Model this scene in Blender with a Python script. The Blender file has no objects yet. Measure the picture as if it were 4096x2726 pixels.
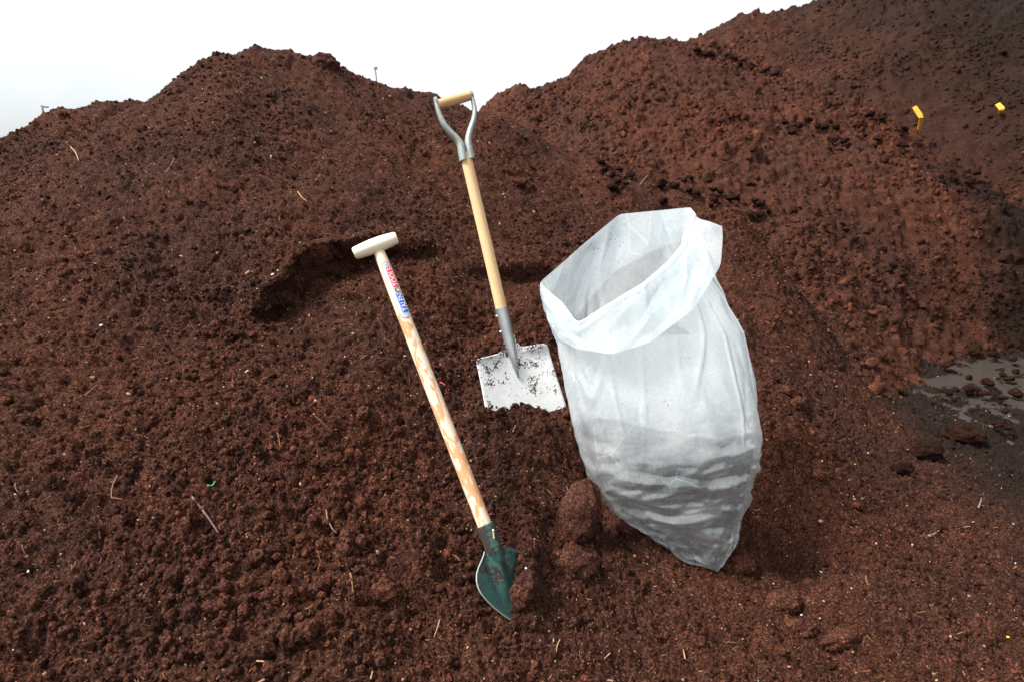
import bpy, bmesh, math, random
import numpy as np
from mathutils import Vector, Matrix, noise as mnoise

R = math.radians
random.seed(7)
rng = np.random.default_rng(11)
scene = bpy.context.scene
COL = scene.collection

# ------------------------------------------------------------------ camera, sky, sun, exposure
CAM_H, PITCH, LENS = 1.40, R(19.0), 20.0
cam_d = bpy.data.cameras.new('camera')
cam = bpy.data.objects.new('camera', cam_d)
COL.objects.link(cam)
cam_d.lens = LENS
cam_d.sensor_width = 36.0
cam_d.clip_start = 0.05
cam_d.clip_end = 3000
cam.location = (0, 0, CAM_H)
cam.rotation_euler = (R(90) - PITCH, 0, 0)
cam_d.dof.use_dof = True
cam_d.dof.focus_distance = 2.05
cam_d.dof.aperture_fstop = 4.0
scene.camera = cam

SUN_EL, SUN_AZ = 54.0, 264.0          # azimuth clockwise from +Y
world = bpy.data.worlds.new('World')
scene.world = world
world.use_nodes = True
wn, wl = world.node_tree.nodes, world.node_tree.links
wn.clear()
sky = wn.new('ShaderNodeTexSky')
sky.sky_type = 'NISHITA'
sky.sun_disc = False
sky.sun_elevation = R(SUN_EL)
sky.sun_rotation = R(SUN_AZ)
sky.air_density = 1.0
sky.dust_density = 3.0
sky.ozone_density = 1.0
hsv = wn.new('ShaderNodeHueSaturation')
hsv.inputs['Saturation'].default_value = 0.22      # a closed cloud cover: nearly white light
bg = wn.new('ShaderNodeBackground')
bg.inputs['Strength'].default_value = 0.052
wo = wn.new('ShaderNodeOutputWorld')
wl.new(sky.outputs[0], hsv.inputs['Color'])
cloud = wn.new('ShaderNodeMix'); cloud.data_type = 'RGBA'
cloud.inputs[0].default_value = 0.6
cloud.inputs[7].default_value = (4.6, 4.95, 5.1, 1)          # even grey-white cloud layer
wl.new(hsv.outputs[0], cloud.inputs[6])
cn = wn.new('ShaderNodeTexNoise'); cn.inputs['Scale'].default_value = 1.7; cn.inputs['Detail'].default_value = 3
ctc = wn.new('ShaderNodeTexCoord'); wl.new(ctc.outputs['Generated'], cn.inputs['Vector'])
cmr = wn.new('ShaderNodeMapRange'); cmr.inputs['From Min'].default_value = 0.3; cmr.inputs['From Max'].default_value = 0.7
cmr.inputs['To Min'].default_value = 0.78; cmr.inputs['To Max'].default_value = 1.15
wl.new(cn.outputs['Fac'], cmr.inputs['Value'])
cm = wn.new('ShaderNodeVectorMath'); cm.operation = 'SCALE'
wl.new(cloud.outputs[2], cm.inputs[0]); wl.new(cmr.outputs[0], cm.inputs['Scale'])
wl.new(cm.outputs[0], bg.inputs['Color'])
wl.new(bg.outputs[0], wo.inputs['Surface'])

sun_d = bpy.data.lights.new('sun', 'SUN')
sun_d.energy = 1.5
sun_d.angle = R(18)
sun_d.color = (1.0, 0.97, 0.93)
sun = bpy.data.objects.new('sun', sun_d)
COL.objects.link(sun)
az, el = R(SUN_AZ), R(SUN_EL)
sdir = Vector((math.sin(az) * math.cos(el), math.cos(az) * math.cos(el), math.sin(el)))
sun.rotation_euler = sdir.to_track_quat('Z', 'Y').to_euler()
sun.location = sdir * 30

scene.view_settings.view_transform = 'Standard'
scene.view_settings.look = 'None'
scene.view_settings.gamma = 1.0
scene.view_settings.exposure = 2.36
scene.render.engine = 'CYCLES'
scene.cycles.max_bounces = 6
scene.cycles.diffuse_bounces = 2
scene.cycles.transparent_max_bounces = 24
scene.cycles.use_denoising = True
scene.cycles.denoising_prefilter = 'ACCURATE'
scene.cycles.denoising_input_passes = 'RGB_ALBEDO_NORMAL'

# ------------------------------------------------------------------ a pixel of the 1024 x 681 picture as a ray
FPX = 1024 * LENS / 36.0
CP, SP = math.cos(PITCH), math.sin(PITCH)

def ray(px, py):
    u = (px - 512) / FPX
    v = (340.5 - py) / FPX
    return np.array((u, CP + v * SP, -SP + v * CP))

def at(px, py, Y):
    d = ray(px, py)
    return np.array((0, 0, CAM_H)) + d * (Y / d[1])

def proj(p):
    q = np.asarray(p, float) - np.array((0, 0, CAM_H))
    dep = q[1] * CP - q[2] * SP
    upv = q[1] * SP + q[2] * CP
    return (512 + FPX * q[0] / dep, 340.5 - FPX * upv / dep)

# ------------------------------------------------------------------ numpy noise
def _hash(ix, iy, seed):
    h = (ix.astype(np.int64) * 374761393 + iy.astype(np.int64) * 668265263 + seed * 1442695041) & 0xFFFFFFFF
    h = ((h ^ (h >> 13)) * 1274126177) & 0xFFFFFFFF
    h = (h ^ (h >> 16)) & 0xFFFFFFFF
    h = (h * 2246822519) & 0xFFFFFFFF
    return ((h ^ (h >> 15)) & 0xFFFFFF) / float(0x1000000)

def perlin(x, y, seed=0):
    x = np.asarray(x, float); y = np.asarray(y, float)
    ix = np.floor(x); iy = np.floor(y)
    fx = x - ix; fy = y - iy
    ux = fx * fx * fx * (fx * (fx * 6 - 15) + 10)
    uy = fy * fy * fy * (fy * (fy * 6 - 15) + 10)
    def g(dx, dy):
        a = _hash(ix + dx, iy + dy, seed) * 6.2831853
        return np.cos(a) * (fx - dx) + np.sin(a) * (fy - dy)
    a = g(0, 0); b = g(1, 0); c = g(0, 1); d = g(1, 1)
    return ((a + (b - a) * ux) * (1 - uy) + (c + (d - c) * ux) * uy) * 1.45

def domes(x, y, freq, keep, seed, rmin=0.3, rmax=0.62):
    """heights (in metres) of rounded clods set in jittered cells"""
    X, Y = x * freq, y * freq
    ix = np.floor(X); iy = np.floor(Y)
    out = np.zeros_like(X)
    for dx in (-1, 0, 1):
        for dy in (-1, 0, 1):
            cx, cy = ix + dx, iy + dy
            jx = cx + _hash(cx, cy, seed) ; jy = cy + _hash(cx, cy, seed + 1)
            rr = rmin + (rmax - rmin) * _hash(cx, cy, seed + 2) ** 1.7
            on = _hash(cx, cy, seed + 3) < keep
            sq = 0.7 + 0.6 * _hash(cx, cy, seed + 4)
            t = 1 - (((X - jx) * sq) ** 2 + ((Y - jy) / sq) ** 2) / (rr * rr)
            out = np.maximum(out, np.where(on & (t > 0), rr * np.sqrt(np.maximum(t, 0)), 0))
    return out / freq

def sstep(a, b, x):
    t = np.clip((x - a) / (b - a), 0, 1)
    return t * t * (3 - 2 * t)

# ------------------------------------------------------------------ the heaps as height functions
def ridge_samples(nodes, n=90):
    P = np.array([at(*q) if len(q) == 3 else np.array(q[:3]) for q in nodes])
    d = np.r_[0, np.cumsum(np.linalg.norm(np.diff(P[:, :2], axis=0), axis=1))]
    s = np.linspace(0, d[-1], n)
    return np.stack([np.interp(s, d, P[:, k]) for k in range(3)], 1)

def heap(x, y, RS, slope, rnd, lat=1.0):
    z = np.full(np.shape(x), -9.0)
    for (rx, ry, rz) in RS:
        q = (x - rx) ** 2; d2 = q + (y - ry) ** 2
        d = np.sqrt(d2 + 2.6 * q * np.exp(-d2 / lat) + rnd * rnd) - rnd
        z = np.maximum(z, rz - slope * d)
    return z

def smax(a, b, k):
    h = np.clip(0.5 + 0.5 * (a - b) / k, 0, 1)
    return b + (a - b) * h + k * h * (1 - h)

RIDGE1 = ridge_samples([(-60, 160, 3.4), (0, 141.9, 3.5), (18, 170.0, 3.55), (40, 157.0, 3.6), (65, 133.0, 3.7), (80, 113.9, 3.75), (130, 102.4, 3.9), (150, 113.3, 4.0), (165, 130.3, 4.05), (180, 121.0, 4.1), (200, 106.0, 4.2), (230, 54.3, 4.3), (262, 44.2, 4.35), (285, 47.4, 4.4), (312, 55.7, 4.4), (330, 63.1, 4.4), (345, 66.6, 4.4), (375, 82.8, 4.4), (410, 100.1, 4.4), (435, 102.5, 4.4), (487, 112.5, 4.35), (550, 142.4, 4.3), (588, 154.4, 4.25), (650, 181.2, 4.2), (712, 186.5, 4.1), (760, 233.1, 3.95), (800, 258.0, 3.85)], 110)
RIDGE2 = ridge_samples([(440, 135, 7.2), (500, 105.0, 7.2), (515, 102.6, 7.3), (540, 91.8, 7.3), (575, 81.0, 7.4), (600, 60.5, 7.5), (620, 46.9, 7.5), (640, 41.5, 7.5), (665, 39.4, 7.5), (690, 45.1, 7.5), (730, 58.0, 7.5), (800, 89.8, 7.5), (870, 108.6, 7.4), (900, 150.0, 7.3), (930, 175, 7.2)], 110)
RIDGE3 = ridge_samples([(640, 62, 12), (691, 41.2, 12), (715, 32.6, 12), (740, 18.1, 12), (770, 15.0, 12), (795, 9.8, 12), (815, 2.5, 12), (900, -37.4, 12), (1000, -67.8, 12), (11.8, 10.2, 5.0, 0), (12.4, 6.0, 5.0, 0), (12.4, 0.0, 4.6, 0), (12.0, -5.0, 4.0, 0)], 110)  # last nodes: unseen ridge wrapped round the right, shaped to block sky light
RIDGE4 = ridge_samples([(440, 160, 10), (495, 103, 10), (505, 92, 10), (517, 87, 10), (530, 90, 10), (560, 100, 10)], 24)

RIM = [(250, 300), (258, 299), (268, 290), (280, 279), (296, 266), (309, 254), (325, 248), (345, 242), (375, 236), (400, 235), (430, 243), (462, 259),
       (490, 263), (515, 262), (548, 266), (575, 276)]

def base1(x, y, lf=True):
    z = heap(x, y, RIDGE1, 0.56, 0.22, 1.3) - 0.50 * sstep(1.2, 2.6, x) * sstep(5.4, 3.6, y)
    if lf:
        z = z + 0.060 * perlin(x * 0.9, y * 0.9, 3) + 0.045 * perlin(x * 2.3 + 5, y * 2.3, 5)
    g = 0.02 * perlin(x * 0.8, y * 0.8, 9) * sstep(2.0, 1.0, x) if lf else 0.0
    return smax(z, g, 0.13)

def march(f, px, py, y0=0.5, y1=9.0, n=1700):
    d = ray(px, py)
    ys = np.linspace(y0, y1, n)
    xs = d[0] / d[1] * ys
    zs = CAM_H + d[2] / d[1] * ys
    g = f(xs, ys)
    k = np.argmax(g >= zs)
    if k == 0:
        k = n - 1
    return np.array((xs[k], ys[k], zs[k]))

RIMW = np.array([march(base1, *p) for p in RIM])
o_ = np.argsort(RIMW[:, 0]); RIMW = RIMW[o_]
RIMD = np.array([0.0, 0.05, 0.085, 0.10, 0.105, 0.11, 0.105, 0.10, 0.09, 0.07, 0.035, 0.02, 0.03, 0.05, 0.045, 0.0])
RIMF = np.array([0.05, 0.06, 0.09, 0.12, 0.18, 0.26, 0.34, 0.40, 0.42, 0.42, 0.40, 0.35, 0.30, 0.20, 0.15, 0.10])

def bump(x, y, px, py, rx, ry, h, f=base1):
    c = march(f, px, py)
    return h * np.exp(-(((x - c[0]) / rx) ** 2 + ((y - c[1]) / ry) ** 2))

BUMPS = [(556, 440, 0.22, 0.10, 0.040), (520, 372, 0.20, 0.13, -0.035), (800, 548, 0.16, 0.10, -0.10), (870, 480, 0.2, 0.12, 0.04),
         (455, 335, 0.12, 0.12, -0.05), (480, 318, 0.10, 0.08, -0.06), (740, 610, 0.2, 0.07, 0.035), (528, 566, 0.045, 0.14, 0.085), (578, 424, 0.07, 0.08, 0.07),
         (400, 600, 0.12, 0.08, -0.02), (640, 545, 0.10, 0.08, -0.02), (735, 620, 0.13, 0.09, -0.045), (890, 600, 0.2, 0.12, 0.05),
         (905, 655, 0.2, 0.08, -0.05), (755, 345, 0.09, 0.05, -0.05), (590, 470, 0.08, 0.08, -0.04), (606, 510, 0.05, 0.07, -0.06), (556, 525, 0.04, 0.06, -0.03), (300, 420, 0.3, 0.2, 0.03), (180, 340, 0.3, 0.3, -0.03)]
BUMPC = [(march(base1, px, py), rx, ry, h) for px, py, rx, ry, h in BUMPS]

def terrain(x, y):
    z = base1(x, y) - 0.065 * np.exp(-(((x - 3.35) / 0.80) ** 2 + ((y - 3.25) / 0.80) ** 2))
    jag = 0.034 * perlin(x * 7, y * 0, 21) + 0.007 * perlin(x * 22, y * 0 + 3, 22)
    rim = np.interp(x, RIMW[:, 0], RIMW[:, 1]) + jag
    D = np.interp(x, RIMW[:, 0], RIMD, left=0, right=0)
    d = rim - y
    z = z - D * sstep(0.0, 0.05, d) * np.exp(-(np.maximum(d, 0) / np.interp(x, RIMW[:, 0], RIMF)) ** 2)
    z = z + 0.30 * D * sstep(-0.10, 0.0, d) * (1 - sstep(0.0, 0.05, d))        # lip
    for c, rx, ry, h in BUMPC:
        z = z + h * np.exp(-(((x - c[0]) / rx) ** 2 + ((y - c[1]) / ry) ** 2))
    return z

def hit(px, py):
    return march(terrain, px, py)

def detail(x, y, far=1.0):
    """clods and crumbs, measured along the slope's normal"""
    m1 = sstep(-0.05, 0.5, perlin(x * 1.3, y * 1.3, 31))
    m2 = sstep(-0.2, 0.4, perlin(x * 3.1, y * 3.1, 32))
    h = 0.022 * perlin(x * 6, y * 6, 41) + 0.011 * perlin(x * 13, y * 13, 42)
    wx = x + 0.010 * perlin(x * 25, y * 25, 51); wy = y + 0.010 * perlin(x * 25 + 9, y * 25, 52)
    h = h + 0.6 * domes(wx, wy, 9, 0.16, 60, 0.15, 0.45) * m1
    h = h + 0.45 * domes(wx, wy, 21, 0.26, 70) * (0.12 + 0.88 * m1)
    h = h + 0.6 * domes(wx, wy, 44, 0.38, 80) * (0.2 + 0.8 * m2)
    h = h + 1.05 * domes(wx, wy, 95, 0.55, 90)
    h = h + 0.006 * perlin(x * 45, y * 45, 43) + 0.0045 * perlin(x * 100, y * 100, 44)
    p = perlin(x * 18 + 4, y * 18, 45)
    h = h - 0.020 * sstep(0.30, 0.7, p)                   # pits
    h = h - 0.009 * sstep(0.25, 0.55, perlin(x * 34 + 2, y * 34, 46)) - 0.009 * sstep(0.2, 0.45, perlin(x * 70 + 8, y * 70, 47))
    return h * far

# ------------------------------------------------------------------ mesh helpers
def mesh_np(name, V, F):
    V = np.asarray(V, np.float32); F = np.asarray(F, np.int32)
    me = bpy.data.meshes.new(name)
    me.vertices.add(len(V)); me.vertices.foreach_set('co', V.ravel())
    k = F.shape[1]
    me.loops.add(F.size); me.loops.foreach_set('vertex_index', F.ravel())
    me.polygons.add(len(F))
    me.polygons.foreach_set('loop_start', np.arange(0, F.size, k, dtype=np.int32))
    me.polygons.foreach_set('loop_total', np.full(len(F), k, np.int32))
    me.update(calc_edges=True)
    return me

def smooth(me):
    me.polygons.foreach_set('use_smooth', np.ones(len(me.polygons), bool))

def obj(name, me, mat, parent=None):
    o = bpy.data.objects.new(name, me)
    COL.objects.link(o)
    if mat is not None and len(me.materials) == 0:
        me.materials.append(mat)
    if parent is not None:
        o.parent = parent
    return o

def tag(o, label=None, cat=None, group=None, kind=None):
    if label: o['label'] = label
    if cat: o['category'] = cat
    if group: o['group'] = group
    if kind: o['kind'] = kind
    return o

def empty(name, loc, label, cat, group=None):
    e = bpy.data.objects.new(name, None)
    e.empty_display_size = 0.1
    COL.objects.link(e)
    e.location = loc
    return tag(e, label, cat, group)

def part(name, V, F, mat, parent, sm=True, thing=None):
    """a part given in world coordinates, stored relative to its thing"""
    off = np.array((thing or parent).location) if (thing or parent) is not None else np.zeros(3)
    me = mesh_np(name, np.asarray(V) - off, F)
    if sm: smooth(me)
    return obj(name, me, mat, parent)

def grid_faces(nr, nc, wrap=False):
    i = np.arange(nr - 1)[:, None]; j = np.arange(nc if wrap else nc - 1)[None, :]
    a = i * nc + j; b = i * nc + (j + 1) % nc
    return np.stack([a, b, b + nc, a + nc], -1).reshape(-1, 4)

# ------------------------------------------------------------------ materials
def new_mat(name):
    m = bpy.data.materials.new(name)
    m.use_nodes = True
    nt = m.node_tree
    b = nt.nodes['Principled BSDF']
    return m, nt, b

def ramp(nt, fac, stops):
    n = nt.nodes.new('ShaderNodeValToRGB')
    while len(n.color_ramp.elements) < len(stops):
        n.color_ramp.elements.new(0.5)
    for e, (p, c) in zip(n.color_ramp.elements, stops):
        e.position = p
        e.color = c if len(c) == 4 else (*c, 1)
    nt.links.new(fac, n.inputs[0])
    return n.outputs[0]

def tex_noise(nt, vec, scale, detail=3, rough=0.6, dist=0.0):
    n = nt.nodes.new('ShaderNodeTexNoise')
    n.inputs['Scale'].default_value = scale
    n.inputs['Detail'].default_value = detail
    n.inputs['Roughness'].default_value = rough
    n.inputs['Distortion'].default_value = dist
    if vec is not None: nt.links.new(vec, n.inputs['Vector'])
    return n.outputs['Fac']

def mix(nt, fac, a, b, mode='MIX'):
    n = nt.nodes.new('ShaderNodeMix')
    n.data_type = 'RGBA'; n.blend_type = mode
    if isinstance(fac, (int, float)): n.inputs[0].default_value = fac
    else: nt.links.new(fac, n.inputs[0])
    for v, k in ((a, 6), (b, 7)):
        if isinstance(v, tuple): n.inputs[k].default_value = (*v, 1) if len(v) == 3 else v
        else: nt.links.new(v, n.inputs[k])
    return n.outputs[2]

def mth(nt, op, a, b=None):
    n = nt.nodes.new('ShaderNodeMath'); n.operation = op
    for v, k in ((a, 0), (b, 1)):
        if v is None: continue
        if isinstance(v, (int, float)): n.inputs[k].default_value = v
        else: nt.links.new(v, n.inputs[k])
    return n.outputs[0]

def bump_node(nt, h, strength, dist, bsdf):
    n = nt.nodes.new('ShaderNodeBump')
    n.inputs['Strength'].default_value = strength
    n.inputs['Distance'].default_value = dist
    nt.links.new(h, n.inputs['Height'])
    nt.links.new(n.outputs[0], bsdf.inputs['Normal'])

def geo_pos(nt):
    return nt.nodes.new('ShaderNodeNewGeometry').outputs['Position']

def soil_mat(name, mud=False, inst=False, tone=1.0, m0=2.2, m1=3.1, ky=0.0, sheen=0.12):
    m, nt, b = new_mat(name)
    P = geo_pos(nt)
    big = tex_noise(nt, P, 1.6, 4, 0.6)
    mid = tex_noise(nt, P, 22, 4, 0.65)
    fine = tex_noise(nt, P, 160, 3, 0.75)
    vfine = tex_noise(nt, P, 420, 2, 0.7)
    s = tone
    c1 = ramp(nt, fine, [(0.32, (0.008 * s, 0.0032 * s, 0.0022 * s)), (0.5, (0.060 * s, 0.0245 * s, 0.0160 * s)), (0.64, (0.155 * s, 0.068 * s, 0.046 * s)), (0.80, (0.34 * s, 0.180 * s, 0.130 * s))])
    c2 = ramp(nt, vfine, [(0.3, (0.30, 0.28, 0.27)), (0.52, (1, 1, 1)), (0.72, (1.8, 1.65, 1.5))])
    c = mix(nt, 1.0, c1, c2, 'MULTIPLY')
    c3 = ramp(nt, mid, [(0.3, (0.60, 0.56, 0.56)), (0.62, (1.28, 1.25, 1.22))])
    c = mix(nt, 1.0, c, c3, 'MULTIPLY')
    c4 = ramp(nt, big, [(0.35, (0.80, 0.84, 0.90)), (0.65, (1.15, 1.02, 0.94))])
    c = mix(nt, 1.0, c, c4, 'MULTIPLY')
    if inst:
        oi = nt.nodes.new('ShaderNodeObjectInfo')
        c5 = ramp(nt, oi.outputs['Random'], [(0.0, (0.45, 0.44, 0.44)), (0.6, (1.05, 1.0, 1.0)), (1.0, (1.9, 1.7, 1.5))])
        c = mix(nt, 1.0, c, c5, 'MULTIPLY')
    rough = 0.85
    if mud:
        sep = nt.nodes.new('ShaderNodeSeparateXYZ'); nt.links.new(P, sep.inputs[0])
        # black trodden mud of the yard on the right; far mound: painted-in vignette
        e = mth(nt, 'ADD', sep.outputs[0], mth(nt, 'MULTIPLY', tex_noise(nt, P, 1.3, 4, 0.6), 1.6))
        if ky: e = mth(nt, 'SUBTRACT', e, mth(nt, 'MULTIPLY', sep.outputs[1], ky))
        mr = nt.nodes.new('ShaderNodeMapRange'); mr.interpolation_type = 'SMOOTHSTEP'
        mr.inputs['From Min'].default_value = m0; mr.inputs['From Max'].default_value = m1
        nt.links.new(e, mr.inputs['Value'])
        mud_dim_c = ramp(nt, fine, [(0.3, (0.005, 0.0029, 0.0022)), (0.55, (0.021, 0.0115, 0.0082)), (0.75, (0.06, 0.034, 0.024))])
        c = mix(nt, mr.outputs[0], c, mud_dim_c)
        r = nt.nodes.new('ShaderNodeMapRange')
        r.inputs['To Min'].default_value = 0.85; r.inputs['To Max'].default_value = 0.5
        nt.links.new(mr.outputs[0], r.inputs['Value'])
        nt.links.new(r.outputs[0], b.inputs['Roughness'])
        r2_ = nt.nodes.new('ShaderNodeMapRange')
        r2_.inputs['To Min'].default_value = 0.07; r2_.inputs['To Max'].default_value = sheen
        nt.links.new(mr.outputs[0], r2_.inputs['Value'])
        nt.links.new(r2_.outputs[0], b.inputs['Specular IOR Level'])
    nt.links.new(c, b.inputs['Base Color'])
    if not mud: b.inputs['Roughness'].default_value = rough
    if not mud: b.inputs['Specular IOR Level'].default_value = 0.07
    h = mth(nt, 'ADD', mth(nt, 'MULTIPLY', fine, 0.7), mth(nt, 'MULTIPLY', vfine, 0.35))
    bump_node(nt, h, 1.0, 0.014, b)
    return m

M_soil = soil_mat('peat_soil', mud=True)
M_soil_far = soil_mat('peat_soil_far', mud=True, tone=1.05, m0=1.7, m1=2.9, ky=0.5, sheen=0.03)
M_soil_vignette = soil_mat('peat_soil_vignette', mud=True, tone=0.8, m0=4.3, m1=7.8, sheen=0.04)  # far mound dims towards the right: lens vignette painted into its colour
M_crumb = soil_mat('peat_crumb', inst=True, mud=True)
M_crumb_far = soil_mat('peat_crumb_far', inst=True, mud=True, m0=4.3, m1=7.8, sheen=0.04)  # same vignette darkening painted onto the far mound's crumbs
M_crumb_mid = soil_mat('peat_crumb_middle', inst=True, mud=True, m0=1.7, m1=2.9, ky=0.5, sheen=0.03)
M_clod = soil_mat('peat_clod', tone=1.3)
M_fill = soil_mat('bagged_soil', tone=0.45)

def plain(name, col, rough=0.5, metal=0.0, spec=0.5, noise_amt=0.0, scale=60, bump=0.0):
    m, nt, b = new_mat(name)
    b.inputs['Roughness'].default_value = rough
    b.inputs['Metallic'].default_value = metal
    b.inputs['Specular IOR Level'].default_value = spec
    if noise_amt > 0:
        n = tex_noise(nt, geo_pos(nt), scale, 4, 0.6)
        lo = tuple(c * (1 - noise_amt) for c in col); hi = tuple(min(1, c * (1 + noise_amt)) for c in col)
        nt.links.new(ramp(nt, n, [(0.3, lo), (0.7, hi)]), b.inputs['Base Color'])
        if bump > 0: bump_node(nt, n, bump, 0.003, b)
    else:
        b.inputs['Base Color'].default_value = (*col, 1)
    return m

def wood_mat(name, light, dark, axis, stain=None, amount=0.0, p0=None):
    """straight grain along a world axis; optional wet stains"""
    m, nt, b = new_mat(name)
    P = geo_pos(nt)
    q = Vector(axis).to_track_quat('Z', 'Y').inverted().to_euler()
    mp = nt.nodes.new('ShaderNodeMapping'); mp.vector_type = 'POINT'
    mp.inputs['Rotation'].default_value = q
    nt.links.new(P, mp.inputs['Vector'])
    sc = nt.nodes.new('ShaderNodeVectorMath'); sc.operation = 'MULTIPLY'
    sc.inputs[1].default_value = (1, 1, 0.045)
    nt.links.new(mp.outputs[0], sc.inputs[0])
    g = tex_noise(nt, sc.outputs[0], 330, 4, 0.6, 0.6)
    c = ramp(nt, g, [(0.3, dark), (0.62, light)])
    if stain:
        sc2 = nt.nodes.new('ShaderNodeVectorMath'); sc2.operation = 'MULTIPLY'
        sc2.inputs[1].default_value = (1, 1, 0.38)
        nt.links.new(mp.outputs[0], sc2.inputs[0])
        s1 = tex_noise(nt, sc2.outputs[0], 55, 3, 0.55, 0.3)
        s2 = tex_noise(nt, mp.outputs[0], 3.2, 2, 0.5)
        v = mth(nt, 'ADD', s1, mth(nt, 'MULTIPLY', s2, 0.35))
        if p0 is not None:
            # stains start below the sticker
            sep = nt.nodes.new('ShaderNodeSeparateXYZ'); nt.links.new(P, sep.inputs[0])
            k = nt.nodes.new('ShaderNodeMapRange')
            k.inputs['From Min'].default_value = p0; k.inputs['From Max'].default_value = p0 + 0.05
            k.inputs['To Min'].default_value = 0.0; k.inputs['To Max'].default_value = 0.4
            nt.links.new(sep.outputs[2], k.inputs['Value'])
            v = mth(nt, 'SUBTRACT', v, k.outputs[0])
        f = ramp(nt, v, [(0.69 - amount, (0, 0, 0)), (0.74 - amount, (1, 1, 1))])
        c = mix(nt, f, c, mix(nt, 1.0, c, stain, 'MULTIPLY'))
    nt.links.new(c, b.inputs['Base Color'])
    b.inputs['Roughness'].default_value = 0.6
    b.inputs['Specular IOR Level'].default_value = 0.3
    bump_node(nt, g, 0.25, 0.001, b)
    return m

def dirty(name, col, rough, metal, dirt_thr, scale, zlo=None, zhi=None, grad=0.0, axis=2, spec=0.5):
    """painted or bare sheet metal with crumbs of soil sticking to it"""
    m, nt, b = new_mat(name)
    P = geo_pos(nt)
    n1 = tex_noise(nt, P, scale, 5, 0.72)
    n2 = tex_noise(nt, P, scale * 0.16, 3, 0.5)
    v = mth(nt, 'ADD', mth(nt, 'MULTIPLY', n1, 0.56), mth(nt, 'MULTIPLY', n2, 0.44))
    if zlo is not None:
        sep = nt.nodes.new('ShaderNodeSeparateXYZ'); nt.links.new(P, sep.inputs[0])
        k = nt.nodes.new('ShaderNodeMapRange')
        k.inputs['From Min'].default_value = zlo; k.inputs['From Max'].default_value = zhi
        k.inputs['To Min'].default_value = 0; k.inputs['To Max'].default_value = grad
        nt.links.new(sep.outputs[axis], k.inputs['Value'])
        v = mth(nt, 'ADD', v, k.outputs[0])
    f = ramp(nt, v, [(dirt_thr, (0, 0, 0)), (dirt_thr + 0.025, (1, 1, 1))])
    n3 = tex_noise(nt, P, 30, 4, 0.6)
    base = ramp(nt, n3, [(0.3, tuple(c * 0.86 for c in col)), (0.7, col)])
    c = mix(nt, f, base, (0.030, 0.016, 0.011))
    nt.links.new(c, b.inputs['Base Color'])
    mr = nt.nodes.new('ShaderNodeMapRange'); mr.inputs['To Min'].default_value = rough; mr.inputs['To Max'].default_value = 0.9
    nt.links.new(f, mr.inputs['Value']); nt.links.new(mr.outputs[0], b.inputs['Roughness'])
    mm = nt.nodes.new('ShaderNodeMapRange'); mm.inputs['To Min'].default_value = metal; mm.inputs['To Max'].default_value = 0
    nt.links.new(f, mm.inputs['Value']); nt.links.new(mm.outputs[0], b.inputs['Metallic'])
    b.inputs['Specular IOR Level'].default_value = spec
    bump_node(nt, f, 0.6, 0.003, b)
    return m

# ------------------------------------------------------------------ the setting
# yard ground to the horizon
n = 60
gx = np.sign(np.linspace(-1, 1, n)) * np.abs(np.linspace(-1, 1, n)) ** 3 * 900
X, Y = np.meshgrid(gx, gx)
Z = np.full_like(X, -0.16)
g = obj('ground', mesh_np('ground', np.stack([X, Y, Z], -1).reshape(-1, 3), grid_faces(n, n)), M_soil)
tag(g, 'dark trodden yard ground under the soil heaps', kind='structure')

# the near heap, with the yard at its foot
NR, NC = 860, 960
yy = np.geomspace(0.42, 6.4, NR)
sx = np.linspace(-1, 1, NC)
Yg = np.repeat(yy[:, None], NC, 1)
Xg = sx[None, :] * (0.55 + 1.30 * yy)[:, None]
Zb = terrain(Xg, Yg)
nl = np.stack([0 * Xg, np.full_like(Xg, -0.46), np.full_like(Xg, 0.89)], -1)
flat = sstep(0.25, 0.02, Zb)[..., None]
nl = nl * (1 - flat) + np.array((0, 0, 1.0)) * flat
Dd = detail(Xg, Yg)
yard = sstep(1.9, 2.7, Xg) * sstep(0.35, 0.05, Zb)
Dd = Dd * (1 + 0.9 * yard) - 0.03 * yard
edge = np.minimum(np.minimum(sstep(0.42, 0.55, Yg), sstep(6.4, 6.0, Yg)), sstep(1.0, 0.95, np.abs(sx))[None, :])
Pn = np.stack([Xg, Yg, Zb - (1 - edge) * 0.25], -1) + nl * Dd[..., None]
# the undercut lip and crumbling face of the scooped hollow
rimg = np.interp(Xg, RIMW[:, 0], RIMW[:, 1]) + 0.034 * perlin(Xg * 7, Yg * 0, 21) + 0.007 * perlin(Xg * 22, Yg * 0 + 3, 22)
Dg = np.interp(Xg, RIMW[:, 0], RIMD, left=0, right=0)
dg_ = rimg - Yg
lip = sstep(-0.12, -0.005, dg_) * sstep(0.06, 0.0, dg_)
face = sstep(-0.03, 0.005, dg_) * sstep(0.12, 0.06, dg_)
Pn[..., 1] += -1.0 * Dg * lip + face * np.minimum(1, Dg * 10) * (0.030 * perlin(Xg * 11, Pn[..., 2] * 17, 23) + 0.022 * perlin(Xg * 28, Pn[..., 2] * 36, 24) - 0.7 * domes(Xg, Pn[..., 2], 40, 0.6, 25))
Pn[..., 0] += face * np.minimum(1, Dg * 10) * 0.03 * perlin(Xg * 12, Pn[..., 2] * 20, 26)
NEAR_P = Pn
NEAR_N = nl
me = mesh_np('soil_heap', Pn.reshape(-1, 3), grid_faces(NR, NC)); smooth(me)
near = obj('near_soil_mound', me, M_soil)
tag(near, 'broad brown peat mound in front with a scooped hollow', kind='structure')

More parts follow.
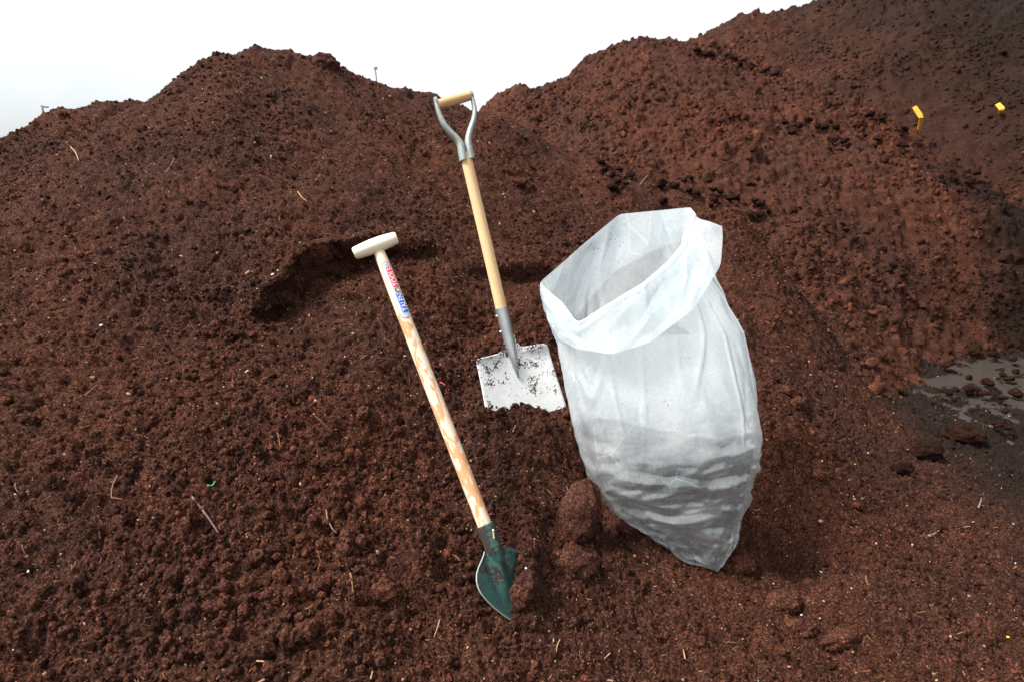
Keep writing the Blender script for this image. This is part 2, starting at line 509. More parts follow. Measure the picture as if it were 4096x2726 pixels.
def back_heap(name, label, RS, slope, rnd, lat, x0, x1, y0, y1, nx, ny, seed, amp, mat):
    xs = np.linspace(x0, x1, nx); ys = np.linspace(y0, y1, ny)
    X, Y = np.meshgrid(xs, ys)
    Z = heap(X, Y, RS, slope, rnd, lat)
    Z = Z + 0.10 * perlin(X * 0.7, Y * 0.7, seed) + 0.05 * perlin(X * 2, Y * 2, seed + 1)
    if seed == 200: Z = Z - 0.40 * sstep(2.0, 3.0, X) * sstep(4.9, 3.6, Y)
    m1 = sstep(-0.3, 0.4, perlin(X * 0.8, Y * 0.8, seed + 2))
    H = 0.035 * perlin(X * 5, Y * 5, seed + 3) + 0.9 * domes(X, Y, 6, 0.3, seed + 4, 0.15, 0.5) * m1 + 0.9 * domes(X, Y, 13, 0.5, seed + 9) + 0.9 * domes(X, Y, 28, 0.6, seed + 14) + 0.9 * domes(X, Y, 60, 0.6, seed + 21)
    Z = np.maximum(Z, -0.4)
    V = np.stack([X, Y - 0.45 * H * amp, Z + 0.89 * H * amp], -1)
    me = mesh_np(name, V.reshape(-1, 3), grid_faces(ny, nx)); smooth(me)
    o = obj(name, me, mat)
    tag(o, label, kind='structure')
    return V

V2 = back_heap('middle_soil_mound', 'brown soil mound with a rounded peak behind the near mound', RIDGE2, 0.60, 0.3, 3.0, -1.5, 8.0, 2.3, 9.3, 620, 470, 200, 1.0, M_soil_far)
V3 = back_heap('far_soil_mound', 'tall dark soil mound rising out of the picture at the right', RIDGE3, 0.62, 0.5, 4.0, 1.5, 15.0, -6.0, 14.0, 420, 460, 300, 1.2, M_soil_vignette)
V4 = back_heap('distant_soil_mound', 'small far soil peak in the gap between the mounds', RIDGE4, 0.6, 0.35, 2.0, -2.5, 2.5, 8.0, 11.5, 200, 130, 400, 1.0, M_soil_far)

# shallow water standing in the yard on the right
def water_mat():
    m, nt, b = new_mat('puddle_water')
    b.inputs['Base Color'].default_value = (0.045, 0.036, 0.031, 1)
    b.inputs['Roughness'].default_value = 0.06
    b.inputs['IOR'].default_value = 1.33
    bump_node(nt, tex_noise(nt, geo_pos(nt), 30, 4, 0.6), 0.25, 0.01, b)
    return m
M_water = water_mat()
PW = np.array((3.35, 3.20, 0.0))
th = np.linspace(0, 2 * np.pi, 48, endpoint=False)
rr = 1.0 + 0.22 * np.sin(2 * th + 1) + 0.12 * np.sin(5 * th)
WZ = -0.064
V = np.stack([PW[0] + 0.0 + 0.95 * rr * np.cos(th), PW[1] + 0.85 * rr * np.sin(th), np.full(48, WZ)], -1)
me = bpy.data.meshes.new('puddle'); me.from_pydata([tuple(v) for v in V], [], [tuple(range(48))])
tag(obj('puddle_water', me, M_water), 'shallow grey puddle on the black mud at the right edge', kind='structure')

# ------------------------------------------------------------------ soil crumbs, plant fibres and pale specks (nobody could count them)
def surface(G, ymin, ymax):
    A = G[1:, 1:] - G[:-1, :-1]; B = G[1:, :-1] - G[:-1, 1:]
    Nq = np.cross(A, B); area = np.linalg.norm(Nq, axis=-1) * 0.5
    Nq = Nq / (2 * area[..., None] + 1e-12)
    Nq *= np.sign(Nq[..., 2:3] + 1e-9)
    Cq = 0.5 * (G[1:, 1:] + G[:-1, :-1])
    dist = np.linalg.norm(Cq - np.array((0, 0, CAM_H)), axis=-1)
    ok = (np.abs(Cq[..., 0]) < 0.3 + 1.12 * Cq[..., 1]) & (Cq[..., 1] > ymin) & (Cq[..., 1] < ymax)
    return Cq, Nq, area, dist, ok
NEAR_SRC = surface(NEAR_P, 0.75, 5.0)
Cq = NEAR_SRC[0]

def scatter_points(N, power, weight=None, seed=1, src=None):
    r = np.random.default_rng(seed)
    Cq, Nq, area, dist, ok = src or NEAR_SRC
    w = (area / dist ** power) * ok
    if weight is not None: w = w * weight
    w = w.ravel() / w.sum()
    idx = r.choice(w.size, N, p=w)
    P = Cq.reshape(-1, 3)[idx] + r.normal(0, 0.0025, (N, 3))
    return P, Nq.reshape(-1, 3)[idx], dist.ravel()[idx], r

def instancer(name, label, P, rot, scl, idx, protos):
    coll = bpy.data.collections.new(name + '_kinds')
    for i, me in enumerate(protos):
        coll.objects.link(bpy.data.objects.new('%s_kind%02d' % (name, i), me))
    me = bpy.data.meshes.new(name)
    me.vertices.add(len(P)); me.vertices.foreach_set('co', np.asarray(P, np.float32).ravel())
    for nm, ty, arr, key in (('rot', 'FLOAT_VECTOR', rot, 'vector'), ('scl', 'FLOAT_VECTOR', scl, 'vector'), ('idx', 'INT', idx, 'value')):
        a = me.attributes.new(nm, ty, 'POINT')
        a.data.foreach_set(key, np.asarray(arr, np.int32 if ty == 'INT' else np.float32).ravel())
    o = obj(name, me, None)
    ng = bpy.data.node_groups.new(name, 'GeometryNodeTree')
    ng.interface.new_socket('Geometry', in_out='INPUT', socket_type='NodeSocketGeometry')
    ng.interface.new_socket('Geometry', in_out='OUTPUT', socket_type='NodeSocketGeometry')
    gi, go = ng.nodes.new('NodeGroupInput'), ng.nodes.new('NodeGroupOutput')
    ci = ng.nodes.new('GeometryNodeCollectionInfo')
    ci.inputs['Collection'].default_value = coll
    ci.inputs['Separate Children'].default_value = True
    ci.inputs['Reset Children'].default_value = True
    ip = ng.nodes.new('GeometryNodeInstanceOnPoints')
    ip.inputs['Pick Instance'].default_value = True
    def attr(nm, ty):
        q = ng.nodes.new('GeometryNodeInputNamedAttribute'); q.data_type = ty
        q.inputs['Name'].default_value = nm
        return q.outputs['Attribute']
    L = ng.links
    L.new(gi.outputs[0], ip.inputs['Points']); L.new(ci.outputs[0], ip.inputs['Instance'])
    L.new(attr('idx', 'INT'), ip.inputs['Instance Index'])
    L.new(attr('rot', 'FLOAT_VECTOR'), ip.inputs['Rotation'])
    L.new(attr('scl', 'FLOAT_VECTOR'), ip.inputs['Scale'])
    L.new(ip.outputs[0], go.inputs[0])
    mod = o.modifiers.new('scatter', 'NODES'); mod.node_group = ng
    return tag(o, label, kind='stuff')

def lump_mesh(name, sub, seed, amp=0.35, fine=0.10, squash=0.75, mat=None):
    bm = bmesh.new()
    bmesh.ops.create_icosphere(bm, subdivisions=sub, radius=1.0)
    o = Vector((seed * 3.7, seed * 1.3, seed * 2.1))
    for v in bm.verts:
        d = v.co.normalized()
        k = 1 + amp * mnoise.noise(d * 1.3 + o) + amp * 0.55 * mnoise.noise(d * 2.9 + o) + fine * mnoise.noise(d * 7 + o) + fine * 0.6 * mnoise.noise(d * 15 + o)
        v.co = d * k
        v.co.z *= squash
    me = bpy.data.meshes.new(name); bm.to_mesh(me); bm.free()
    smooth(me)
    if mat: me.materials.append(mat)
    return me

crumbs = [lump_mesh('crumb', 2, i, 0.5, 0.16, 0.8, M_crumb) for i in range(9)]
m1 = sstep(-0.3, 0.45, perlin(Cq[..., 0] * 1.7, Cq[..., 1] * 1.7, 71))
PA, NA, DA, r1 = scatter_points(60000, 1.7, 0.35 + m1, 3)
sz = np.exp(r1.normal(math.log(0.0041), 0.48, len(PA))) * (DA / 2.0) ** 0.45
sz = np.minimum(sz, 0.014)
instancer('soil_crumbs', 'loose peat crumbs lying all over the slope', PA - NA * (sz * 0.15)[:, None], r1.uniform(0, 6.28, (len(PA), 3)),
          sz[:, None] * r1.uniform(0.7, 1.3, (len(PA), 3)), r1.integers(0, 9, len(PA)), crumbs)

def back_crumbs(V, N, seed, label, y0, y1, mat):
    kinds = []
    for c_ in crumbs:
        c2_ = c_.copy(); c2_.materials.clear(); c2_.materials.append(mat); kinds.append(c2_)
    src = surface(V, y0, y1)
    m_ = sstep(-0.3, 0.45, perlin(src[0][..., 0] * 0.9, src[0][..., 1] * 0.9, seed))
    P, Nn, D_, r_ = scatter_points(N, 1.7, 0.3 + m_, seed, src)
    z_ = np.minimum(np.exp(r_.normal(math.log(0.0105), 0.5, N)) * (D_ / 7.0) ** 0.5, 0.06)
    instancer('soil_crumbs', label, P - Nn * (z_ * 0.1)[:, None], r_.uniform(0, 6.28, (N, 3)), z_[:, None] * r_.uniform(0.7, 1.3, (N, 3)), r_.integers(0, 9, N), kinds)
back_crumbs(V2, 34000, 31, 'loose crumbs on the middle mound', 2.9, 8.6, M_crumb_mid)
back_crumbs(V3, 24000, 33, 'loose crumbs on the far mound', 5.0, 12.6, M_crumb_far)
back_crumbs(V4, 1500, 35, 'loose crumbs on the distant peak', 8.5, 10.8, M_crumb_mid)

def lowtex(name, stops, rough=0.8):
    m, nt, b = new_mat(name)
    oi = nt.nodes.new('ShaderNodeObjectInfo')
    c = ramp(nt, oi.outputs['Random'], stops)
    nz = ramp(nt, tex_noise(nt, geo_pos(nt), 260, 3, 0.6), [(0.3, (0.6, 0.6, 0.6)), (0.7, (1.15, 1.15, 1.15))])
    nt.links.new(mix(nt, 1.0, c, nz, 'MULTIPLY'), b.inputs['Base Color'])
    b.inputs['Roughness'].default_value = rough
    b.inputs['Specular IOR Level'].default_value = 0.25
    return m
M_fibre = lowtex('plant_fibre', [(0, (0.030, 0.014, 0.009)), (0.40, (0.085, 0.034, 0.018)), (0.66, (0.19, 0.075, 0.036)), (0.88, (0.28, 0.13, 0.06)), (1.0, (0.40, 0.24, 0.13))])
M_speck = lowtex('pale_speck', [(0, (0.66, 0.60, 0.52)), (0.06, (0.42, 0.32, 0.24)), (0.4, (0.36, 0.20, 0.12)), (0.8, (0.30, 0.14, 0.07)), (0.96, (0.45, 0.34, 0.14)), (1, (0.22, 0.38, 0.22))])

def rod_mesh(name, pts, rad, sides=4, mat=None, taper=1.0):
    pts = np.asarray(pts, float)
    T = np.gradient(pts, axis=0); T /= np.linalg.norm(T, axis=1)[:, None] + 1e-12
    up = np.array((0, 0, 1.0))
    rings = []
    for i, (p, t) in enumerate(zip(pts, T)):
        a = np.cross(t, up if abs(t[2]) < 0.9 else np.array((1.0, 0, 0))); a /= np.linalg.norm(a)
        b = np.cross(a, t)
        k = rad * (1 + (taper - 1) * i / (len(pts) - 1)) if np.isscalar(rad) else rad[i]
        for s in range(sides):
            q = 2 * math.pi * s / sides
            rings.append(p + k * (math.cos(q) * a + math.sin(q) * b))
    V = np.array(rings)
    F = [tuple(f) for f in grid_faces(len(pts), sides, True)]
    F.append(tuple(range(sides - 1, -1, -1))); F.append(tuple(range((len(pts) - 1) * sides, len(pts) * sides)))
    me = bpy.data.meshes.new(name); me.from_pydata([tuple(v) for v in V], [], F)
    if mat: me.materials.append(mat)
    return me

fib = []
for i in range(7):
    t = np.linspace(-0.5, 0.5, 6)
    c1, c2 = random.uniform(-0.5, 0.5), random.uniform(-0.4, 0.4)
    fib.append(rod_mesh('fibre', np.stack([t, c1 * (t * t - 0.1) + c2 * t ** 3, 0.25 * random.uniform(-1, 1) * (t * t)], 1), random.choice((0.03, 0.045, 0.075)), 4, M_fibre, 0.6))

def lying_rot(N, r, tilt):
    out = np.empty((len(N), 3))
    yaw = r.uniform(0, 6.28, len(N)); tl = r.normal(0, tilt, len(N))
    for i in range(len(N)):
        q = Vector(N[i]).to_track_quat('Z', 'Y').to_matrix() @ Matrix.Rotation(yaw[i], 3, 'Z') @ Matrix.Rotation(tl[i], 3, 'Y')
        out[i] = q.to_euler()
    return out
PB, NB, DB, r2 = scatter_points(46000, 2.0, None, 5)
ln = np.exp(r2.normal(math.log(0.0095), 0.48, len(PB))) * (DB / 2.0) ** 0.3
instancer('plant_fibres', 'short brown and straw coloured plant fibres mixed into the soil', PB + NB * 0.0025, lying_rot(NB, r2, 0.3),
          np.stack([ln, np.maximum(ln, 0.012), np.maximum(ln, 0.010)], 1), r2.integers(0, 7, len(PB)), fib)
specks = [lump_mesh('speck', 1, 40 + i, 0.5, 0.1, 0.6, M_speck) for i in range(4)]
PC, NC_, DC, r3 = scatter_points(3200, 1.9, None, 8)
sp = np.exp(r3.normal(math.log(0.0021), 0.4, len(PC))) * (DC / 2.0) ** 0.5
instancer('pale_specks', 'tiny pale grit and shell flecks in the soil', PC + NC_ * 0.003, r3.uniform(0, 6.28, (len(PC), 3)),
          sp[:, None] * r3.uniform(0.6, 1.6, (len(PC), 3)), r3.integers(0, 4, len(PC)), specks)

# ------------------------------------------------------------------ builders in a leaning plane
class Plane:
    """a plane through O that leans back by `lean`; w is the distance behind it"""
    def __init__(s, O, lean, yaw=0.0):
        s.O = np.asarray(O, float)
        s.n = np.array((-math.sin(yaw) * math.cos(lean), math.cos(yaw) * math.cos(lean), -math.sin(lean)))
    def pt(s, px, py, w=0.0):
        d = ray(px, py); c = np.array((0, 0, CAM_H))
        k = ((s.O + s.n * w - c) @ s.n) / (d @ s.n)
        return c + d * k

def tube(pts, radii, nrm, sides=20, flat=1.0, cap=True):
    """swept tube; flat squeezes it along nrm"""
    pts = np.asarray(pts, float); T = np.gradient(pts, axis=0); T /= np.linalg.norm(T, axis=1)[:, None]
    V = []
    for p, t, r in zip(pts, T, radii):
        a = np.cross(t, nrm); a /= np.linalg.norm(a); b = np.cross(a, t)
        for s in range(sides):
            q = 2 * math.pi * s / sides
            V.append(p + r * (math.cos(q) * a + flat * math.sin(q) * b))
    F = grid_faces(len(pts), sides, True).tolist()
    if cap:
        n0 = len(V); V.append(pts[0]); V.append(pts[-1]); k = (len(pts) - 1) * sides
        for s in range(sides):
            F.append([n0, (s + 1) % sides, s, s]); F.append([n0 + 1, k + s, k + (s + 1) % sides, k + (s + 1) % sides])
    return V, F

def fix_faces(F):
    return [tuple(dict.fromkeys(f)) for f in F]

def partp(name, V, F, mat, parent, root, sm=True, autosharp=True):
    me = bpy.data.meshes.new(name)
    off = np.array(root.location)
    me.from_pydata([tuple(np.asarray(v) - off) for v in V], [], fix_faces(F))
    me.update()
    if sm:
        smooth(me)
        if autosharp: me.set_sharp_from_angle(angle=R(40))
    return obj(name, me, mat, parent)

def lerp_path(pts, n):
    pts = np.asarray(pts, float)
    # Catmull-Rom
    P = np.vstack([2 * pts[0] - pts[1], pts, 2 * pts[-1] - pts[-2]])
    out = []
    m = len(pts) - 1
    for u in np.linspace(0, m, n):
        i = min(int(u), m - 1); t = u - i
        a, b, c, d = P[i], P[i + 1], P[i + 2], P[i + 3]
        out.append(0.5 * (2 * b + (c - a) * t + (2 * a - 5 * b + 4 * c - d) * t * t + (3 * b - a - 3 * c + d) * t ** 3))
    return np.array(out)

def ball(c, r, name, mat, parent, root, sq=1.0):
    bm = bmesh.new(); bmesh.ops.create_uvsphere(bm, u_segments=10, v_segments=6, radius=r)
    me = bpy.data.meshes.new(name); bm.to_mesh(me); bm.free(); smooth(me)
    o = obj(name, me, mat, parent); o.location = Vector(np.asarray(c) - np.array(root.location))
    return o

# ------------------------------------------------------------------ square shovel with a Y-shaped grip, stuck in the heap
B0 = hit(525, 406) + np.array((0, -0.032, 0.0))
PL1 = Plane(B0, R(20), R(16))
root = empty('square_shovel', tuple(B0), 'steel square shovel with wooden shaft and metal Y grip standing in the scooped hollow', 'shovel')
nf = -PL1.n                                   # towards the camera
ax1 = PL1.pt(466, 158) - PL1.pt(502, 307); ax1 /= np.linalg.norm(ax1)
z0 = B0[2]
M_blade1 = dirty('shovel_steel', (0.93, 0.93, 0.91), 0.40, 0.10, 0.583, 135, z0 + 0.03, z0 + 0.26, 0.11)
M_sock1 = dirty('socket_steel', (0.52, 0.53, 0.53), 0.40, 0.8, 0.66, 160, z0 + 0.20, z0 + 0.36, -0.12)
M_yoke = plain('grey_painted_steel', (0.30, 0.335, 0.315), 0.45, 0.25, 0.5, 0.12, 90)
M_wood1 = wood_mat('varnished_ash_shaft', (0.74, 0.50, 0.27), (0.64, 0.39, 0.19), ax1)
M_gripw = wood_mat('grip_wood', (0.66, 0.40, 0.20), (0.50, 0.27, 0.12), PL1.pt(470, 95) - PL1.pt(437, 105))
LO = [(492, 445), (488.5, 425), (485.6, 409), (483, 395), (480.5, 382), (478, 370), (476.5, 363), (477.2, 359.5), (480, 358), (489, 356), (496, 354.5), (500.5, 351), (503, 346), (504, 340), (503.6, 334)]
CO = [(533, 444), (530, 425), (527, 409), (523.5, 395), (520, 381), (517.3, 369), (515.5, 361), (514.3, 356), (513.5, 353), (512.8, 350), (512.2, 348.3), (511.6, 346.3), (510.7, 343), (509.6, 338), (508.4, 332)]
RO = [(577, 440), (572, 425), (567, 408), (563, 395), (558.5, 381), (554, 367), (550, 354), (548.6, 348), (546.5, 344.5), (541, 343.4), (532, 346), (524, 346.8), (519, 344), (516, 340), (513.2, 331)]
rows = []
K = 60
Ls, Cs, Rs = [lerp_path(np.array(q, float), K) for q in (LO, CO, RO)]
ns = 41
for k in range(K):
    prog = k / (K - 1)
    for j in range(ns):
        s = -1 + 2 * j / (ns - 1)
        L_, C_, R_ = Ls[k], Cs[k], Rs[k]
        q = L_ * (s * (s - 1) / 2) + C_ * (1 - s * s) + R_ * (s * (s + 1) / 2)
        wid = np.linalg.norm(R_ - L_) / 260.0 / 2
        frog = 0.017 * sstep(0.30, 0.80, prog) * math.exp(-(abs(s) * wid / (0.010 + 0.012 * prog)) ** 2)
        dish = 0.012 * s * s * (1 - sstep(0.45, 0.95, prog)) + 0.014 * sstep(0.40, 0.62, prog) * (1 - math.exp(-(s * wid / 0.05) ** 2))
        rows.append(PL1.pt(q[0], q[1], -frog - dish + 0.004))
bl = partp('blade', rows, grid_faces(K, ns).tolist(), M_blade1, root, root)
so = bl.modifiers.new('thickness', 'SOLIDIFY'); so.thickness = 0.0028; so.offset = 0
# socket
cl = [PL1.pt(501.2, 307.5), PL1.pt(504.8, 322), PL1.pt(508.4, 337), PL1.pt(512, 351, -0.004), PL1.pt(515, 363, -0.006), PL1.pt(518.5, 377, -0.002)]
V, F = tube(lerp_path(cl, 26), np.interp(np.linspace(0, 1, 26), [0, 0.2, 0.45, 0.7, 1], [0.0232, 0.0222, 0.0205, 0.0150, 0.004]), PL1.n, 24)
sk = partp('socket', V, F, M_sock1, root, root)
M_rivet = plain('rivet_steel', (0.75, 0.76, 0.75), 0.3, 0.9)
for px, py, s in ((496.6, 316, -1), (508.2, 313.5, 1), (500.4, 331.5, -1), (511.6, 329, 1)):
    ball(PL1.pt(px, py), 0.0042, 'rivet', M_rivet, sk, root)
# shaft
cl = [PL1.pt(466.3, 156), PL1.pt(467.2, 162), PL1.pt(478, 208), PL1.pt(490, 259), PL1.pt(501.6, 309)]
V, F = tube(lerp_path(cl, 30), np.interp(np.linspace(0, 1, 30), [0, 1], [0.0195, 0.0212]), PL1.n, 24)
partp('shaft', V, F, M_wood1, root, root)
# the two arms of the grip, half shells on the shaft below, flat eyes at the cross bar
la = [(463.6, 161), (462.2, 153), (460.5, 145), (457.2, 139.5), (451, 133), (444.5, 125), (440.2, 116), (437.4, 107.5), (436.2, 102)]
ra = [(470.8, 159.5), (469.2, 152), (468.2, 145), (468.4, 138), (470.6, 129), (473.6, 120), (474.6, 111), (473.4, 102.5), (471.4, 95)]
for pts in (la, ra):
    c = lerp_path([PL1.pt(x, y, -0.003) for x, y in pts], 40)
    V, F = tube(c, np.interp(np.linspace(0, 1, 40), [0, 0.15, 0.3, 0.6, 0.85, 1.0], [0.0145, 0.0142, 0.0125, 0.0100, 0.0080, 0.0065]), PL1.n, 16, 1.55)
    arm = partp('grip_arm', V, F, M_yoke, root, root)
    e = PL1.pt(*pts[-1]); g = PL1.pt(470.2, 96) - PL1.pt(437.5, 105); g /= np.linalg.norm(g)
    V, F = tube([e - g * 0.004, e - g * 0.003, e + g * 0.003, e + g * 0.004], [0.0165, 0.0178, 0.0178, 0.0165], PL1.n, 20)
    partp('eye', V, F, M_yoke, arm, root)
for px, py in ((459.2, 147.5), (461.2, 156.5), (471.6, 146), (473.8, 154.5)):
    ball(PL1.pt(px, py, -0.003), 0.0032, 'rivet', M_rivet, root, root)
a, b = PL1.pt(437.2, 104.8), PL1.pt(470.3, 95.6)
c = [a + (b - a) * t for t in np.linspace(0, 1, 16)]
V, F = tube(c, 0.0150 + 0.0030 * np.sin(np.linspace(0.25, math.pi - 0.25, 16)), PL1.n, 22)
partp('grip', V, F, M_gripw, root, root)

# ------------------------------------------------------------------ pointed green spade with a T grip
B1 = hit(488, 578) + np.array((0, -0.040, 0.015))
PL2 = Plane(B1, R(30))
root = empty('pointed_spade', tuple(B1), 'green pointed spade with pale wooden T grip and stained shaft leaning in front', 'spade')
axt, axb = PL2.pt(378.5, 250), PL2.pt(487.5, 531)
axu = (axt - axb); axu /= np.linalg.norm(axu)
nf2 = -PL2.n; nf2 = nf2 - axu * (nf2 @ axu); nf2 /= np.linalg.norm(nf2)
rt2 = np.cross(axu, nf2) * -1
if rt2[0] < 0: rt2 = -rt2
sticker_z = PL2.pt(409, 320)[2]
M_wood2 = wood_mat('spade_shaft_wood', (0.74, 0.585, 0.455), (0.67, 0.50, 0.365), axu, (0.84, 0.54, 0.34), 0.035, sticker_z)
M_tgrip = wood_mat('t_grip_wood', (0.86, 0.78, 0.61), (0.76, 0.65, 0.46), PL2.pt(398, 236) - PL2.pt(353, 256))
M_green = dirty('green_paint', (0.020, 0.078, 0.068), 0.42, 0.0, 0.535, 130, B1[2] - 0.05, B1[2] + 0.14, 0.045)
cl = [axt, axt + (axb - axt) * 0.25, axt + (axb - axt) * 0.6, axb]
rs = np.interp(np.linspace(0, 1, 40), [0, 0.06, 0.25, 0.6, 1.0], [0.0165, 0.0182, 0.0200, 0.0210, 0.0208])
V, F = tube(lerp_path(cl, 40), rs, PL2.n, 28)
partp('shaft', V, F, M_wood2, root, root)
a, b = PL2.pt(354.0, 253.5, -0.012), PL2.pt(397.0, 237.3, -0.004)
c = [a + (b - a) * t for t in np.linspace(0, 1, 30)]
rg = 0.0178 + 0.0058 * np.sin(np.linspace(0.12, math.pi - 0.12, 30)); rg[0] -= 0.002; rg[-1] -= 0.002
V, F = tube(c, rg, PL2.n, 28)
partp('grip', V, F, M_tgrip, root, root)

# printed sticker wrapped on the shaft
M_label = plain('sticker_silver', (0.43, 0.46, 0.48), 0.4, 0.15, 0.5, 0.05, 200)
M_red = plain('sticker_red', (0.72, 0.03, 0.06), 0.45)
M_blue = plain('sticker_blue', (0.015, 0.09, 0.50), 0.45)
M_white = plain('sticker_white', (0.85, 0.85, 0.85), 0.45)
M_black = plain('sticker_black', (0.02, 0.02, 0.025), 0.5)
M_skin = plain('sticker_tan', (0.62, 0.47, 0.33), 0.5)
st_top, st_bot = PL2.pt(387.5, 263), PL2.pt(409.0, 319)
s0 = (st_bot - axb) @ axu; s1 = (st_top - axb) @ axu
LEN = s1 - s0
full = np.linalg.norm(axt - axb)
TH0 = R(24)
def wrap(u, v, lift):
    """u along the shaft from the sticker's lower end, v across (plus = left)"""
    s = s0 + u
    r = np.interp(1 - s / full, [0, 0.06, 0.25, 0.6, 1.0], [0.0165, 0.0182, 0.0200, 0.0210, 0.0208]) + lift
    th = TH0 - v / 0.0185
    return axb + axu * s + r * (math.cos(th) * nf2 + math.sin(th) * rt2)

def patch(name, outline, mat, lift, parent):
    """outline: function u -> (v0, v1) sampled along u"""
    us, v0, v1 = outline
    V = []
    m = 14
    for u, a_, b_ in zip(us, v0, v1):
        for j in range(m): V.append(wrap(u, a_ + (b_ - a_) * j / (m - 1), lift))
    return partp(name, V, grid_faces(len(us), m).tolist(), mat, parent, root)

def rounded(u0, u1, hw, endr, stepw):
    us = np.r_[u0 + endr * (1 - np.cos(np.linspace(0.05, math.pi / 2, 9))), u0 + endr + 0.0005, u1 - endr - 0.0005, u1 - endr * (1 - np.cos(np.linspace(math.pi / 2, 0.05, 9)))]
    prof = np.r_[stepw * np.sin(np.linspace(0.05, math.pi / 2, 9)), hw, hw, stepw * np.sin(np.linspace(math.pi / 2, 0.05, 9))]
    return us, -prof, prof
HW = 0.0150
lab = patch('sticker', rounded(0.001, LEN - 0.001, HW, 0.014, HW - 0.002), M_label, 0.0010, root)
patch('red_border', rounded(-0.0008, LEN + 0.0008, HW + 0.0014, 0.0145, HW - 0.0004), M_red, 0.0005, lab)
def rect(u0, u1, v0, v1):
    us = np.linspace(u0, u1, 12)
    return us, np.full(12, v0), np.full(12, v1)
VB0, VB1 = -0.0130, 0.0050
u_a, u_b, u_c, u_d = LEN * 0.10, LEN * 0.435, LEN * 0.545, LEN * 0.90
patch('blue_block', rect(u_a, u_b, VB0, VB1), M_blue, 0.0016, lab)
patch('red_block', rect(u_c, u_d, VB0, VB1), M_red, 0.0016, lab)

def text_part(body, u0, u1, v0, v1, mat, lift, parent, name='lettering', wrapf=wrap):
    cu = bpy.data.curves.new(name, 'FONT'); cu.body = body; cu.size = 1.0
    to = bpy.data.objects.new(name, cu)
    me = to.to_mesh()
    bm = bmesh.new(); bm.from_mesh(me); to.to_mesh_clear()
    xs = [v.co.x for v in bm.verts]; ys = [v.co.y for v in bm.verts]
    x0, x1, y0, y1 = min(xs), max(xs), min(ys), max(ys)
    bmesh.ops.triangulate(bm, faces=bm.faces)
    for _ in range(3):
        ed = [e for e in bm.edges if e.calc_length() > 0.09]
        bmesh.ops.subdivide_edges(bm, edges=ed, cuts=1)
        bmesh.ops.triangulate(bm, faces=bm.faces)
    off = np.array(root.location)
    for v in bm.verts:
        u = u0 + (u1 - u0) * (v.co.x - x0) / (x1 - x0)
        w = v0 + (v1 - v0) * (v.co.y - y0) / (y1 - y0)
        v.co = Vector(wrapf(u, w, lift) - off)
    m = bpy.data.meshes.new(name); bm.to_mesh(m); bm.free()
    bpy.data.objects.remove(to)
    return obj(name, m, mat, parent)
text_part('TALEN', u_a + 0.004, u_b - 0.003, VB0 + 0.002, VB1 - 0.002, M_white, 0.0023, lab)
text_part('TOOLS', u_c + 0.003, u_d - 0.003, VB0 + 0.002, VB1 - 0.002, M_white, 0.0023, lab)
# emblem between the two words: dark disc with a tan half
uc_, vc_ = (u_b + u_c) / 2, (VB0 + VB1) / 2 + 0.0005
def disc(u, v, r, a0=0.0, a1=1.0):
    k = np.linspace(-math.acos(-1) / 2, math.pi / 2, 12)
    us = u + r * np.sin(k); h = r * np.cos(k)
    return us, v - h + 2 * h * a0, v - h + 2 * h * a1
patch('emblem', disc(uc_, vc_, 0.0075), M_black, 0.0017, lab)
patch('emblem', disc(uc_ - 0.0005, vc_ - 0.0012, 0.0054), M_skin, 0.0023, lab)
for u in (0.007, LEN - 0.007):
    patch('printed_screw', disc(u, 0.0, 0.0032), plain('sticker_grey', (0.5, 0.53, 0.53), 0.4), 0.0016, lab)

# socket, nail and blade
Sb = [PL2.pt(484.6, 523.5), PL2.pt(488, 532), PL2.pt(493, 545), PL2.pt(498, 557, 0.002), PL2.pt(503, 570, 0.006)]
V, F = tube(lerp_path(Sb, 24), np.interp(np.linspace(0, 1, 24), [0, 0.3, 0.55, 0.8, 1], [0.0236, 0.0236, 0.0225, 0.0150, 0.004]), PL2.n, 26, cap=False)
gs = partp('socket', V, F, M_green, root, root)
so = gs.modifiers.new('thickness', 'SOLIDIFY'); so.thickness = 0.0022; so.offset = -1
M_nail = plain('nail_head', (0.80, 0.80, 0.76), 0.35, 0.6)
nailp = PL2.pt(493.2, 529.5, -0.0230)
ball(nailp, 0.0036, 'nail', M_nail, gs, root)
M_peg = plain('bare_wood_slot', (0.55, 0.33, 0.20), 0.6)
V, F = tube([PL2.pt(493.3, 531.0, -0.0226), PL2.pt(494.1, 537.5, -0.0226)], [0.0022, 0.0026], PL2.n, 10)
partp('slot', V, F, M_peg, gs, root)
def wrap_s(u, v, lift):
    r = 0.0236 + lift
    th = R(-14) - v / 0.02
    base = PL2.pt(486.5, 528)
    return base - axu * u + r * (math.cos(th) * nf2 + math.sin(th) * rt2)
text_part('2010438', 0.004, 0.050, -0.0022, 0.0022, plain('stamped_number', (0.30, 0.42, 0.38), 0.5), 0.0006, gs, 'stamped_number', lambda u, v, l: wrap_s(u, -v, l))
